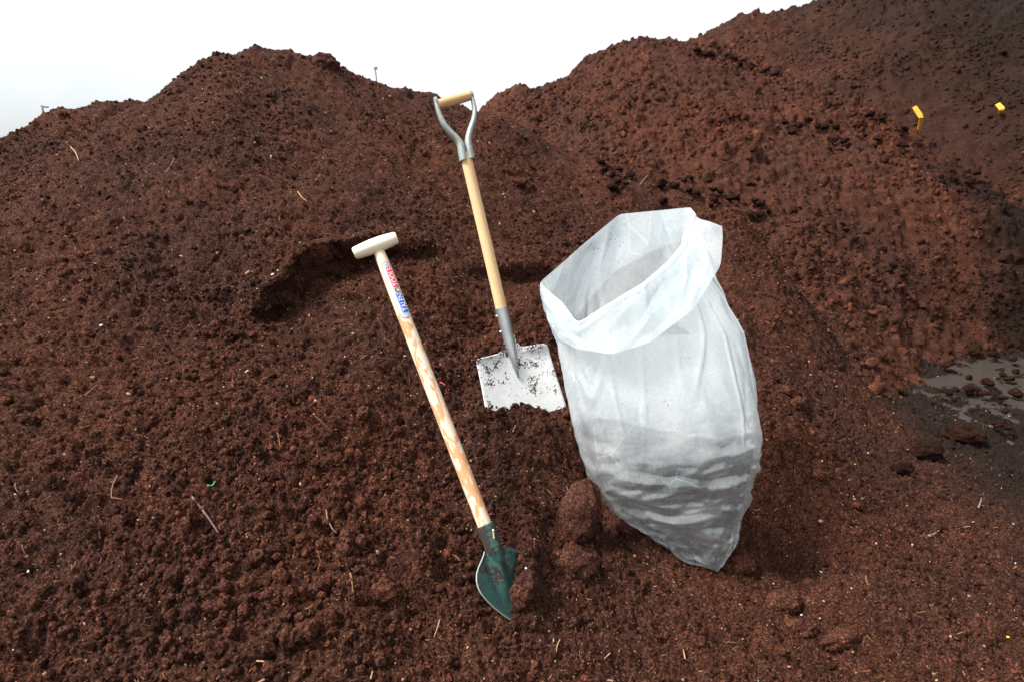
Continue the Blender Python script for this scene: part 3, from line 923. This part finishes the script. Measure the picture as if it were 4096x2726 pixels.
# blade: half-width along its length from the socket to the point (metres)
bc = PL2.pt(488.5, 538)
yaw = R(40)
br = math.cos(yaw) * rt2 - math.sin(yaw) * nf2
bn = math.cos(yaw) * nf2 + math.sin(yaw) * rt2
bb = np.array([0.00, 0.015, 0.03, 0.045, 0.055, 0.065, 0.085, 0.11, 0.135, 0.16, 0.19, 0.22, 0.25, 0.275, 0.285])
hw = np.array([0.020, 0.0215, 0.028, 0.044, 0.062, 0.078, 0.095, 0.1015, 0.097, 0.086, 0.069, 0.049, 0.027, 0.008, 0.001])
Kb = 60
bb = bb * 0.88
bs = np.linspace(0, bb[-1], Kb); ws = 0.90 * np.interp(bs, bb, hw)
ws = np.convolve(np.pad(ws, 2, mode='edge'), np.ones(5) / 5, 'valid')
rows = []
for k in range(Kb):
    pr = k / (Kb - 1)
    for j in range(ns):
        s = -1 + 2 * j / (ns - 1)
        x = s * ws[k]
        dish = 0.9 * x * x
        frog = 0.020 * (1 - sstep(0.08, 0.75, pr)) * math.exp(-(x / 0.017) ** 2) - 0.004 * math.exp(-((abs(x) - 0.03) / 0.012) ** 2) * (1 - sstep(0.3, 0.8, pr))
        rows.append(bc - axu * bs[k] + br * x + bn * (dish + frog - 0.004))
gb = partp('blade', rows, grid_faces(Kb, ns).tolist(), M_green, root, root)
so = gb.modifiers.new('thickness', 'SOLIDIFY'); so.thickness = 0.0026; so.offset = 0
# worn bright rim along the blade's left edge
rim = [bc - axu * bs[k] - br * (ws[k] + 0.0003) + bn * (0.9 * ws[k] ** 2 - 0.004) for k in range(6, Kb)]
V, F = tube(np.array(rim), np.full(len(rim), 0.0017), PL2.n, 6)
partp('worn_rim', V, F, plain('worn_edge', (0.50, 0.56, 0.53), 0.4, 0.5), gb, root)

# ------------------------------------------------------------------ the plastic sack
TB = hit(716, 569)
PL3 = Plane(TB + np.array((0, -0.01, 0)), R(22))
root = empty('plastic_sack', tuple(TB), 'open milky plastic sack with folded cuff, partly filled with soil', 'sack')
ROWS = [((713, 569), (718, 571), .006, .004), ((690, 561), (724, 561), .022, .012), ((675, 552), (730, 552), .035, .02), ((667, 545), (735, 543), .050, .03),
        ((652, 537), (739, 530), .060, .04), ((639, 528), (743, 514), .072, .05), ((630, 523), (748, 503), .086, .055), ((619, 514), (750, 493), .092, .06),
        ((608, 503), (752, 484), .098, .06), ((600, 496), (755, 474), .114, .065), ((593, 483), (757, 461), .124, .07), ((586, 465), (758, 448), .128, .075),
        ((579, 440), (757, 430), .126, .08), ((571, 405), (753, 398), .110, .08), ((565, 372), (747, 365), .098, .085), ((559, 343), (740, 333), .098, .09)]
RIMP = [(0.0, 539, 283, 0.0), (0.10, 580, 247, .07), (0.20, 620, 213.5, .12), (0.29, 655, 210.5, .13), (0.38, 690, 207.5, .11), (0.45, 692, 217, .07), (0.50, 684, 233, .02), (0.57, 680, 246, -.04),
        (0.66, 668, 261, -.09), (0.74, 642, 283, -.13), (0.82, 606, 304, -.14), (0.895, 578, 322, -.12), (0.95, 562, 302, -.06), (1.0, 539, 283, 0.0)]
CUFF = [(0.0, 547, 316, .0), (0.06, 565, 330, .06), (0.12, 585, 306, .10), (0.20, 613, 273, .14), (0.29, 652, 251, .15), (0.38, 683, 240, .14), (0.45, 721, 226, .06), (0.50, 722, 236, .01), (0.57, 719, 266, -.05),
        (0.66, 693, 308, -.115), (0.74, 650, 341, -.15), (0.82, 613, 353, -.155), (0.895, 580, 348, -.12), (0.95, 558, 338, -.05), (1.0, 547, 316, .0)]
NT = 340
TH = np.linspace(0, 1, NT, endpoint=False)
def ell(row):
    (lx, ly), (rx, ry), wf, wb = row
    A_, B_ = PL3.pt(lx, ly), PL3.pt(rx, ry)
    c_ = -np.cos(2 * np.pi * TH); s_ = np.sin(2 * np.pi * TH)
    c2 = np.sign(c_) * np.abs(c_) ** 0.85; s2 = np.sign(s_) * np.abs(s_) ** 0.9
    w = np.where(s2 > 0, s2 * wb, s2 * wf)
    return (A_ + B_)[None] / 2 + (B_ - A_)[None] / 2 * c2[:, None] + PL3.n[None] * w[:, None]
def loop(P):
    k = np.array([p[0] for p in P]); W = np.array([PL3.pt(*p[1:]) for p in P])
    out = np.stack([np.interp(TH, k, W[:, i]) for i in range(3)], 1)
    q = np.array([0.15, 0.2, 0.3, 0.2, 0.15])
    for _ in range(3):
        out = sum(q[i] * np.roll(out, i - 2, 0) for i in range(5))
    return out
loops = [ell(r) for r in ROWS]
rimL, cuffL = loop(RIMP), loop(CUFF)
sh = loops[-1]
loops.append(sh * 0.60 + rimL * 0.40 + (sh - sh.mean(0)) * 0.05)
loops.append(rimL)
CT = np.r_[0, np.cumsum([np.mean(np.linalg.norm(loops[i + 1] - loops[i], axis=1)) for i in range(len(loops) - 1)])]
CT /= CT[-1]
NB_ = 300
tt = np.linspace(0, 1, NB_)
stack = np.array(loops)
body = np.empty((NB_, NT, 3))
for i, t in enumerate(tt):
    k = min(np.searchsorted(CT, t, side='right') - 1, len(CT) - 2)
    f = (t - CT[k]) / (CT[k + 1] - CT[k])
    body[i] = stack[k] * (1 - f) + stack[k + 1] * f
ker = np.array([0.0, 0.06, 0.24, 0.40, 0.24, 0.06, 0.0])
pad = np.concatenate([np.repeat(body[:1], 3, 0), body, 2 * body[-1:] - body[-4:-1][::-1]], 0)
body = sum(ker[i] * pad[i:i + NB_] for i in range(7))
def normals(G):
    du = np.roll(G, -1, 1) - np.roll(G, 1, 1); dv = np.gradient(G, axis=0)
    n_ = np.cross(du, dv); n_ /= np.linalg.norm(n_, axis=-1)[..., None] + 1e-9
    cen = G.mean(1, keepdims=True)
    sg = np.sign((n_ * (G - cen)).sum(-1).mean())
    return n_ * sg
TT, HH = np.meshgrid(TH, tt)
def ridged(x, y, seed): return 1 - 2 * np.abs(perlin(x, y, seed))
def facet(x, y, seed):
    """crumpled film: random heights joined by flat triangles with sharp creases"""
    x = x + 0.35 * perlin(x * 0.7, y * 0.7, seed + 50); y = y + 0.35 * perlin(x * 0.7 + 7, y * 0.7, seed + 51)
    ix, iy = np.floor(x), np.floor(y); fx, fy = x - ix, y - iy
    v00, v10, v01, v11 = (_hash(ix + i, iy + j, seed) for i, j in ((0, 0), (1, 0), (0, 1), (1, 1)))
    up_ = v00 + (v10 - v00) * fx + (v11 - v10) * fy
    dn_ = v00 + (v01 - v00) * fy + (v11 - v01) * fx
    return np.where(fx > fy, up_, dn_) - 0.5
def wrinkle(TT, HH):
    c_, s_ = np.cos(2 * np.pi * TT), np.sin(2 * np.pi * TT)
    low = 1 - sstep(0.34, 0.55, HH)
    # the filled part: short sagging folds running across
    hs = HH + 0.20 * TT
    f1 = 0.016 * facet(TT * 10 + HH * 6, hs * 15, 5) + 0.014 * facet(TT * 20 - HH * 11, hs * 30, 6) + 0.008 * facet(TT * 38 + HH * 24, hs * 48, 14)
    # the empty part: long upright creases and flat panels
    f2 = 0.024 * facet(TT * 11 + 0.6 * HH, HH * 3.2, 7) + 0.013 * facet(TT * 23 - HH * 2, HH * 6.5, 9) + 0.003 * facet(TT * 40 + HH * 9, HH * 16, 10)
    f2 += np.maximum(0, ridged(TT * 13 + 1.4 * HH, HH * 1.6, 17) - 0.8) * 0.022
    return low * f1 + (1 - low) * f2
body0 = body.copy()
wr = wrinkle(TT, HH) * sstep(0.0, 0.06, HH)[...] * (1 - 0.6 * sstep(0.93, 1.0, HH))
body = body + normals(body) * wr[..., None]
# cuff: rolls over the rim and hangs down outside
NCF = 64
cuff = np.empty((NCF, NT, 3))
cen = body[-1].mean(0)
for i in range(NCF):
    f = i / (NCF - 1)
    base = body[-1] * (1 - f) + cuffL * f
    out = body[-1] - cen; out = out - PL3.n * 0; out /= np.linalg.norm(out, axis=1)[:, None]
    roll = 0.006 * math.sin(min(1, f * 6) * math.pi / 2) * (1 - f * 0.4)
    lift = 0.006 * math.sin(min(1, f * 8) * math.pi)
    cuff[i] = base + out * roll + np.array((0, 0, 1.0)) * lift
CTT, CHH = np.meshgrid(TH, np.linspace(0, 1, NCF))
cw = (0.016 * facet(CTT * 13 + CHH * 1.5, CHH * 1.8, 12) + 0.006 * facet(CTT * 29 - CHH * 2, CHH * 3.5, 13)) * sstep(0, 0.3, CHH)
cuff = cuff + normals(cuff) * cw[..., None]
sheet = np.concatenate([body, cuff[1:]], 0)

def plastic_mat():
    m, nt, b = new_mat('milky_polythene')
    nt.nodes.remove(b)
    out = nt.nodes['Material Output']
    P = geo_pos(nt)
    tr = nt.nodes.new('ShaderNodeBsdfTransparent'); tr.inputs[0].default_value = (0.95, 0.97, 0.98, 1)
    df = nt.nodes.new('ShaderNodeBsdfDiffuse')
    tl = nt.nodes.new('ShaderNodeBsdfTranslucent')
    fog = tex_noise(nt, P, 7, 4, 0.6)
    fog2 = tex_noise(nt, P, 90, 4, 0.65)
    col = ramp(nt, fog, [(0.35, (0.85, 0.95, 0.985)), (0.65, (0.95, 0.985, 0.99))])
    sz_ = nt.nodes.new('ShaderNodeSeparateXYZ'); nt.links.new(P, sz_.inputs[0])
    tipd = nt.nodes.new('ShaderNodeMapRange')          # soil stuck to the corner that was dragged over the ground
    tipd.inputs['From Min'].default_value = TB[2] + 0.02; tipd.inputs['From Max'].default_value = TB[2] + 0.11
    tipd.inputs['To Min'].default_value = 0.10; tipd.inputs['To Max'].default_value = 0.0
    nt.links.new(sz_.outputs[2], tipd.inputs['Value'])
    d1 = tex_noise(nt, P, 150, 4, 0.65); d2 = tex_noise(nt, P, 6, 2, 0.5)
    dirt = ramp(nt, mth(nt, 'ADD', mth(nt, 'MULTIPLY', d1, 0.75), mth(nt, 'ADD', mth(nt, 'MULTIPLY', d2, 0.30), tipd.outputs[0])), [(0.685, (0, 0, 0)), (0.705, (1, 1, 1))])
    col = mix(nt, dirt, col, (0.02, 0.014, 0.010))
    nt.links.new(col, df.inputs[0]); nt.links.new(col, tl.inputs[0])
    s1 = nt.nodes.new('ShaderNodeMixShader'); s1.inputs[0].default_value = 0.45
    nt.links.new(df.outputs[0], s1.inputs[1]); nt.links.new(tl.outputs[0], s1.inputs[2])
    op = mth(nt, 'ADD', mth(nt, 'MULTIPLY', fog, 0.35), mth(nt, 'MULTIPLY', fog2, 0.30))
    mr = nt.nodes.new('ShaderNodeMapRange')
    mr.inputs['From Min'].default_value = 0.18; mr.inputs['From Max'].default_value = 0.48
    mr.inputs['To Min'].default_value = 0.15; mr.inputs['To Max'].default_value = 0.42
    nt.links.new(op, mr.inputs['Value'])
    sep = nt.nodes.new('ShaderNodeSeparateXYZ'); nt.links.new(P, sep.inputs[0])
    mist = nt.nodes.new('ShaderNodeMapRange'); mist.interpolation_type = 'SMOOTHSTEP'
    mist.inputs['From Min'].default_value = BAG_Z0; mist.inputs['From Max'].default_value = BAG_Z1
    mist.inputs['To Min'].default_value = 0.0; mist.inputs['To Max'].default_value = 0.25
    nt.links.new(mth(nt, 'ADD', sep.outputs[2], mth(nt, 'MULTIPLY', fog, 0.25)), mist.inputs['Value'])
    # stress-whitened crease lines in the film
    st = nt.nodes.new('ShaderNodeVectorMath'); st.operation = 'MULTIPLY'; st.inputs[1].default_value = (1, 1, 0.30)
    nt.links.new(P, st.inputs[0])
    def crease(vec, scale, w_):
        vo = nt.nodes.new('ShaderNodeTexVoronoi'); vo.feature = 'DISTANCE_TO_EDGE'
        vo.inputs['Scale'].default_value = scale
        nt.links.new(vec, vo.inputs['Vector'])
        return ramp(nt, vo.outputs['Distance'], [(0.0, (1, 1, 1)), (w_, (0, 0, 0))])
    cut_ = ramp(nt, tex_noise(nt, P, 5, 2, 0.5), [(0.42, (0, 0, 0)), (0.58, (1, 1, 1))])
    cr = mth(nt, 'MULTIPLY', mth(nt, 'MAXIMUM', crease(st.outputs[0], 8.5, 0.016), mth(nt, 'MULTIPLY', crease(P, 7, 0.009), 0.4)), cut_)
    opa = mth(nt, 'ADD', mth(nt, 'ADD', mr.outputs[0], mist.outputs[0]), mth(nt, 'MULTIPLY', cr, 0.17))
    fac = mth(nt, 'MINIMUM', mth(nt, 'MAXIMUM', opa, dirt), 1.0)
    s2 = nt.nodes.new('ShaderNodeMixShader')
    nt.links.new(fac, s2.inputs[0]); nt.links.new(tr.outputs[0], s2.inputs[1]); nt.links.new(s1.outputs[0], s2.inputs[2])
    gl = nt.nodes.new('ShaderNodeBsdfGlossy'); gl.inputs['Roughness'].default_value = 0.13
    fr = nt.nodes.new('ShaderNodeLayerWeight'); fr.inputs['Blend'].default_value = 0.5
    refl = mth(nt, 'ADD', mth(nt, 'MULTIPLY', mth(nt, 'POWER', fr.outputs['Facing'], 4.0), 0.55), 0.115)
    s3 = nt.nodes.new('ShaderNodeMixShader')
    nt.links.new(refl, s3.inputs[0]); nt.links.new(s2.outputs[0], s3.inputs[1]); nt.links.new(gl.outputs[0], s3.inputs[2])
    bp = nt.nodes.new('ShaderNodeBump'); bp.inputs['Strength'].default_value = 0.10; bp.inputs['Distance'].default_value = 0.01
    nt.links.new(tex_noise(nt, P, 28, 4, 0.6, 0.5), bp.inputs['Height'])
    for q in (df, tl, gl, fr): nt.links.new(bp.outputs[0], q.inputs['Normal'])
    nt.links.new(s3.outputs[0], out.inputs['Surface'])
    return m
BAG_Z0, BAG_Z1 = TB[2] + 0.42, TB[2] + 0.75
M_plastic = plastic_mat()
nrow = NB_ - 1
part('bag_wall', body.reshape(-1, 3), grid_faces(NB_, NT, True), M_plastic, root, sm=False)
part('cuff', np.concatenate([body[-1:], cuff[1:]], 0).reshape(-1, 3), grid_faces(NCF, NT, True), M_plastic, root, sm=False)
# soil inside
nfill = int(NB_ * 0.50)
nb = normals(body0)
wd = body0 @ PL3.n
half = (wd.max(1) - wd.min(1)) / 2
inner = body0[:nfill] - nb[:nfill] * np.minimum(0.022, 0.5 * half[:nfill])[:, None, None]
fillh = 0.43 + 0.05 * np.cos(2 * np.pi * (TH - 0.1)) + 0.03 * np.sin(4 * np.pi * TH)
cen_i = inner.mean(1, keepdims=True)
fl = []
for k in range(90):
    f = k / 89
    hrow = f * fillh
    ii = hrow * (NB_ - 1)
    i0 = np.clip(ii.astype(int), 0, nfill - 2); fr_ = (ii - i0)[:, None]
    fl.append(inner[i0, np.arange(NT)] * (1 - fr_) + inner[np.minimum(i0 + 1, nfill - 1), np.arange(NT)] * fr_)
fl = np.array(fl)
top = fl[-1]; tc = top.mean(0) + np.array((0, 0, 0.03))
caps = [top * (1 - f) + tc * f + np.array((0, 0, 1.0)) * (0.02 * perlin(TH * 9, TH * 0 + f * 4, 15))[:, None] for f in np.linspace(0.08, 1, 12)]
part('soil_fill', np.concatenate([fl, np.array(caps)], 0).reshape(-1, 3), grid_faces(102, NT, True), M_fill, root)

# ------------------------------------------------------------------ marker stakes on the heaps
def h2(x, y): return heap(x, y, RIDGE2, 0.60, 0.3, 3.0)
def h3(x, y): return np.maximum(heap(x, y, RIDGE3, 0.62, 0.5, 4.0), h2(x, y))
def stake(foot, top, plate, mat_s, mat_p, label, rs):
    """foot and top are points; plate = four corner points (flat card with thickness)"""
    r_ = empty('marker_stake', tuple(foot), label, 'marker', 'marker stakes on the heaps')
    fdir = (foot - top) / np.linalg.norm(foot - top)
    V, F = tube([foot + fdir * 0.25, foot, (foot + top) / 2, top], [rs] * 4, np.array((0, 1.0, 0.01)), 8)
    partp('stick', V, F, mat_s, r_, r_)
    q = np.array(plate); back = np.array((0.15, 1.0, 0.1)) * 0.01
    V = list(q) + list(q + back)
    F = [[0, 1, 2, 3], [7, 6, 5, 4], [0, 4, 5, 1], [1, 5, 6, 2], [2, 6, 7, 3], [3, 7, 4, 0]]
    partp('card', V, F, mat_p, r_, r_, sm=False)
M_yel = plain('yellow_card', (0.80, 0.42, 0.035), 0.5, noise_amt=0.1, scale=20)
M_org = plain('orange_stick', (0.72, 0.28, 0.02), 0.6, noise_amt=0.2, scale=30)
M_gst = plain('grey_stick', (0.32, 0.32, 0.30), 0.6, noise_amt=0.2, scale=30)
M_gcd = plain('grey_card', (0.34, 0.36, 0.35), 0.6, noise_amt=0.15, scale=20)
f = march(h3, 918, 132, 3, 14)
Yd = f[1]
stake(f, at(921.5, 117, Yd - 0.1), [at(912.5, 108, Yd - 0.1), at(916.5, 105.5, Yd - 0.1), at(923, 114.5, Yd - 0.15), at(919, 118.5, Yd - 0.15)], M_org, M_yel, 'yellow card on an orange stick, taller and left of the pair at the right', 0.018)
f = march(h3, 1000, 115.5, 3, 14); Yd = f[1]
stake(f, at(1001.5, 109, Yd - 0.1), [at(995.5, 105, Yd - 0.1), at(1000, 102.5, Yd - 0.1), at(1005, 107.5, Yd - 0.15), at(999.5, 110, Yd - 0.15)], M_org, M_yel, 'yellow card on a short orange stick nearest the right edge', 0.026)
f = at(45, 119, 3.75)
stake(f, at(42.3, 108, 3.75), [at(40, 105, 3.75), at(47.5, 106.3, 3.75), at(47, 108, 3.75), at(41.5, 108, 3.75)], M_gst, M_gcd, 'small grey card on a stick against the sky at the far left', 0.0055)
f = at(377, 84, 4.6)
stake(f, at(375.2, 69, 4.6), [at(373.6, 67, 4.6), at(377, 66.6, 4.6), at(377, 69.6, 4.6), at(374, 70, 4.6)], M_gst, M_gcd, 'small grey card on a stick beside the main peak, near the square shovel', 0.005)

# ------------------------------------------------------------------ clods lying on the slope, one by one
def near_pt(px, py, up=0.006):
    p = hit(px, py)
    j = int(np.argmin(np.abs(yy - p[1]))); i = int(np.argmin(np.abs(Xg[j] - p[0])))
    q = NEAR_P[j, i]
    # highest soil within a couple of centimetres, so nothing lies buried
    return np.array((p[0], p[1], max(q[2], p[2]) + up))
lumps = [lump_mesh('clod', 4, 100 + i, 0.42, 0.10, 0.8, M_clod) for i in range(8)]
M_wetclod = soil_mat('wet_black_clod', tone=0.34)
wet = [m_.copy() for m_ in lumps]
for m_ in wet:
    m_.materials.clear(); m_.materials.append(M_wetclod)
def clod(px, py, wpx, hpx, label, k, rz=0.0, sink=0.25, group='clods of soil on the slope'):
    p = near_pt(px, py + hpx * 0.25, 0.0)
    dep = p[1] * CP + (CAM_H - p[2]) * SP
    sx_ = wpx / FPX * dep / 2; sz_ = hpx / FPX * dep / 2
    o = obj('soil_clod', (wet if px > 890 and py > 400 and 'dark' in label else lumps)[k % 8], None)
    o.location = (p[0], p[1] + 0.2 * sx_, p[2] + sz_ * (0.9 - sink))
    o.scale = (sx_, min(sx_, sz_) * 1.0, sz_ * 1.25)
    o.rotation_euler = (R(-20), rz, random.uniform(-0.5, 0.5))
    return tag(o, label, 'clod', group)
big = clod(580, 517, 38, 58, 'largest brown clod, upright, left of the sack bottom', 0, 0.0, 0.15)
big.data = lump_mesh('clod', 5, 77, 0.16, 0.05, 0.9, M_clod)
clod(577, 561, 44, 26, 'flat brown clod below the large upright clod', 1, 0.0, 0.85)
clod(628, 526, 24, 18, 'brown clod tucked under the lower left edge of the sack', 2, 0.5, 0.4)
clod(525, 590, 24, 36, 'brown clod against the right edge of the green blade', 3, 0.3, 0.35)
clod(308, 632, 22, 25, 'round clod, right one of two touching clods at the lower left', 4, 0, 0.25)
clod(289, 637, 20, 22, 'round clod, left one of two touching clods at the lower left', 5, 0, 0.25)
clod(347, 538, 15, 16, 'clod beside a cluster of crumbs, left of the green blade', 6, 0, 0.25)
clod(257, 562, 17, 15, 'pointed clod up the slope from the two touching clods', 7, 0, 0.25)
clod(278, 577, 18, 13, 'low clod just right of the pointed clod', 0, 0, 0.35)
clod(172, 617, 12, 13, 'lone clod left of the two touching clods', 1, 0, 0.25)
clod(965, 437, 36, 16, 'long dark clod lying in the puddle', 2, 0, 0.2)
clod(928, 454, 30, 20, 'dark clod left of the puddle', 3, 0, 0.25)
clod(903, 470, 20, 14, 'small dark clod left of the puddle', 4, 0, 0.25)
clod(1015, 286, 36, 26, 'big brown clod at the right edge above the puddle', 5, 0, 0.2)
clod(325, 62, 26, 18, 'dark clod standing on the skyline beside the main peak', 6, 0, 0.75)
clod(520, 183, 14, 10, 'grey flat clod behind the square shovel shaft', 7, 0, 0.4)
clod(385, 590, 30, 18, 'broad low clod left of the green blade', 1, 0, 0.75)
clod(845, 640, 50, 20, 'broad low clod in the lower right corner', 0, 0, 0.8)
clod(785, 600, 40, 22, 'low clod below right of the sack tip', 3, 0, 0.75)
clod(800, 625, 34, 18, 'low clod between the two broad lower right clods', 5, 0, 0.75)
clod(742, 565, 26, 18, 'brown clod right of the sack tip', 2, 0, 0.5)
rc = np.random.default_rng(21)
cnt = 0
while cnt < 110:
    px = rc.normal(255, 75) if cnt < 80 else rc.uniform(20, 1000)
    py = rc.normal(595, 45) if cnt < 80 else rc.uniform(330, 672)
    if not (5 < px < 1019 and 300 < py < 676) or (465 < px < 770 and py < 610): continue
    w = float(np.clip(rc.lognormal(math.log(9.5), 0.28), 7, 16))
    if cnt < 80: lb, gr = 'small rounded clod in the crumbly patch at the lower left', 'small clods in the lower left patch'
    else: lb, gr = 'small rounded clod scattered singly on the slope', 'small clods scattered on the slope'
    o = clod(px, py, w, w * rc.uniform(0.75, 1.15), lb, cnt, rc.uniform(-1, 1), 0.3, gr)
    cnt += 1

def wet_clod(px, py, w, h, label, group, k, f):
    p = march(f, px, py, 1.5, 14)
    p[2] += 0.025
    dep = p[1] * CP + (CAM_H - p[2]) * SP
    a_, b_ = w / FPX * dep / 2, h / FPX * dep / 2
    o = obj('black_clod', wet[k % 8], None)
    o.location = (p[0], p[1], p[2] + 0.5 * b_); o.scale = (a_, a_ * 0.9, b_ * 1.1)
    o.rotation_euler = (rc.uniform(-.4, .4), rc.uniform(-.4, .4), rc.uniform(0, 6))
    tag(o, label, 'clod', group)
def mids(x, y): return np.maximum(h3(x, y), base1(x, y))
for k in range(34):
    t = rc.uniform(0, 1)
    wet_clod(590 + 190 * t + rc.normal(0, 10), 178 + 34 * t + rc.normal(0, 7), rc.uniform(5, 11), rc.uniform(4, 7), 'black clod in the gully behind the sack', 'black clods in the gully', k, mids)
for k in range(46):
    t = rc.uniform(0, 1)
    wet_clod(790 + 180 * t + rc.normal(0, 14), 120 + 90 * t + rc.normal(0, 16), rc.uniform(5, 11), rc.uniform(3.5, 6.5), 'black clod on the right flank of the middle mound', 'black clods below the yellow cards', k, mids)
RL = np.array([(690, 46), (730, 59), (760, 70), (800, 85), (850, 101), (890, 124), (920, 146)], float)
for k in range(52):
    t = rc.uniform(0, 1) * 6; i = min(int(t), 5); q = RL[i] + (RL[i + 1] - RL[i]) * (t - i)
    wet_clod(q[0] + rc.normal(0, 4), q[1] + abs(rc.normal(0, 3.5)), rc.uniform(4, 8), rc.uniform(3, 6), 'dark clod along the right ridge line of the middle mound', 'dark clods on the ridge line', k, mids)
for k in range(84):
    t = rc.uniform(0, 1)
    wet_clod(935 + 65 * t + rc.normal(0, 30), 255 + 165 * t + rc.normal(0, 26), rc.uniform(5, 13), rc.uniform(4, 8), 'black clod in the trodden mud by the puddle', 'black clods by the puddle', k, terrain)

# ------------------------------------------------------------------ twigs and shreds
M_twig = plain('grey_twig', (0.16, 0.10, 0.085), 0.7, noise_amt=0.35, scale=150, bump=0.3)
M_straw = plain('straw', (0.36, 0.20, 0.10), 0.7, noise_amt=0.3, scale=150)
M_root = plain('red_brown_root', (0.24, 0.11, 0.06), 0.7, noise_amt=0.3, scale=150)
M_shell = plain('pale_chip', (0.72, 0.70, 0.62), 0.5, noise_amt=0.1, scale=90)
M_pink = plain('pink_string', (0.55, 0.05, 0.08), 0.6)
M_gleaf = plain('green_shred', (0.10, 0.45, 0.18), 0.5)
def twig(name, pts, wpx, mat, label, cat, taper=0.6, group=None):
    P = [near_pt(*q) for q in pts]
    dep = P[0][1] * CP + (CAM_H - P[0][2]) * SP
    c = lerp_path(P, max(6, 4 * len(P)))
    o_ = P[0].copy()
    me = rod_mesh(name, c - o_, wpx / FPX * dep / 2, 6, mat, taper); smooth(me)
    o = obj(name, me, None); o.location = tuple(o_)
    return tag(o, label, cat, group)
twig('twig', [(193, 500), (205, 515), (213, 525), (219, 534)], 2.2, M_twig, 'grey forked twig pointing down right at the left', 'twig')
twig('twig', [(118, 476), (113, 487), (112, 498), (116, 499), (123, 500)], 1.2, M_root, 'thin hooked reddish root near the left edge', 'twig')
twig('twig', [(327, 510), (328, 522), (333, 530), (337, 534)], 1.8, M_root, 'curved reddish root left of the green blade', 'twig')
twig('twig', [(351, 578), (353, 589), (354, 600)], 2.0, M_root, 'straight upright root below the crumb cluster', 'twig')
twig('twig', [(257, 662), (264, 662.5), (269, 665)], 1.7, M_straw, 'bent straw piece at the lower left', 'straw')
twig('twig', [(371, 681), (373, 672)], 2.0, M_straw, 'upright straw piece cut by the bottom edge', 'straw')
twig('twig', [(928, 539), (933, 535), (941, 529)], 3.2, M_twig, 'thick broken twig at the right below the puddle', 'twig', 0.4)
twig('twig', [(978, 508), (980, 503), (981, 499)], 2.0, M_twig, 'short pale twig at the right edge', 'twig')
twig('twig', [(896, 354), (899, 351), (903, 348)], 1.6, M_straw, 'pale yellow straw right of the sack', 'straw')
twig('twig', [(298, 193), (302, 199), (307, 203)], 1.2, M_straw, 'small straw high on the main mound', 'straw')
twig('twig', [(70, 147), (76, 154), (79, 162)], 1.2, M_straw, 'thin straw on the upper left shoulder', 'straw')
twig('twig', [(166, 174), (171, 167), (175, 162)], 1.2, M_twig, 'thin grey twig on the upper left slope', 'twig')
twig('twig', [(83, 402), (90, 393), (97, 386)], 1.0, M_root, 'long thin root at the left edge', 'twig')
twig('twig', [(640, 186), (645, 180), (648, 176)], 1.2, M_root, 'thin root on the saddle above the sack', 'twig')
twig('twig', [(560, 640), (557, 648), (556, 656)], 1.2, M_straw, 'thin straw below the green blade', 'straw')
twig('twig', [(440, 622), (437, 630), (434, 638)], 1.2, M_straw, 'thin straw left of the blade point', 'straw')
twig('twig', [(610, 655), (604, 662)], 1.6, M_straw, 'short straw at the bottom centre', 'straw')
twig('twig', [(685, 660), (683, 650)], 1.5, M_straw, 'short upright straw below the sack tip', 'straw')
twig('string_scrap', [(440, 383), (444, 386), (448, 389), (449, 391)], 1.6, M_pink, 'pink string scrap beside the stained shaft', 'string')
twig('leaf_shred', [(209, 491), (213, 488), (216, 484)], 1.6, M_gleaf, 'bright green shred at the left', 'shred')
def chip(px, py, w, mat, label, k):
    p = near_pt(px, py, 0.008); dep = p[1] * CP + (CAM_H - p[2]) * SP
    s = 0.7 * w / FPX * dep / 2
    o = obj('pale_chip', lump_mesh('pale_chip', 2, 300 + k, 0.5, 0.1, 0.5, mat), None)
    o.location = tuple(p); o.scale = (s * 1.4, s, s); o.rotation_euler = (R(-30), 0.3, k)
    return tag(o, label, 'chip')
chip(405, 358, 3.2, M_shell, 'white chip left of the stained shaft', 1)
chip(345, 358, 2.2, M_shell, 'tiny white chip left of the shaft, farther out', 2)
chip(273, 276, 3.4, M_shell, 'white chip on the rim of the scooped hollow', 3)
chip(102, 329, 3.0, M_shell, 'white chip in the left middle of the slope', 4)
chip(29, 573, 3.0, M_shell, 'white chip near the lower left corner', 5)
chip(821, 573, 2.6, M_shell, 'white chip right of the sack tip', 6)
chip(801, 616, 3.0, M_shell, 'white chip in the lower right', 7)
chip(182, 140, 2.6, M_shell, 'white chip high on the left slope', 8)
chip(1007, 638, 3.0, M_yel, 'yellow chip near the lower right corner', 9)
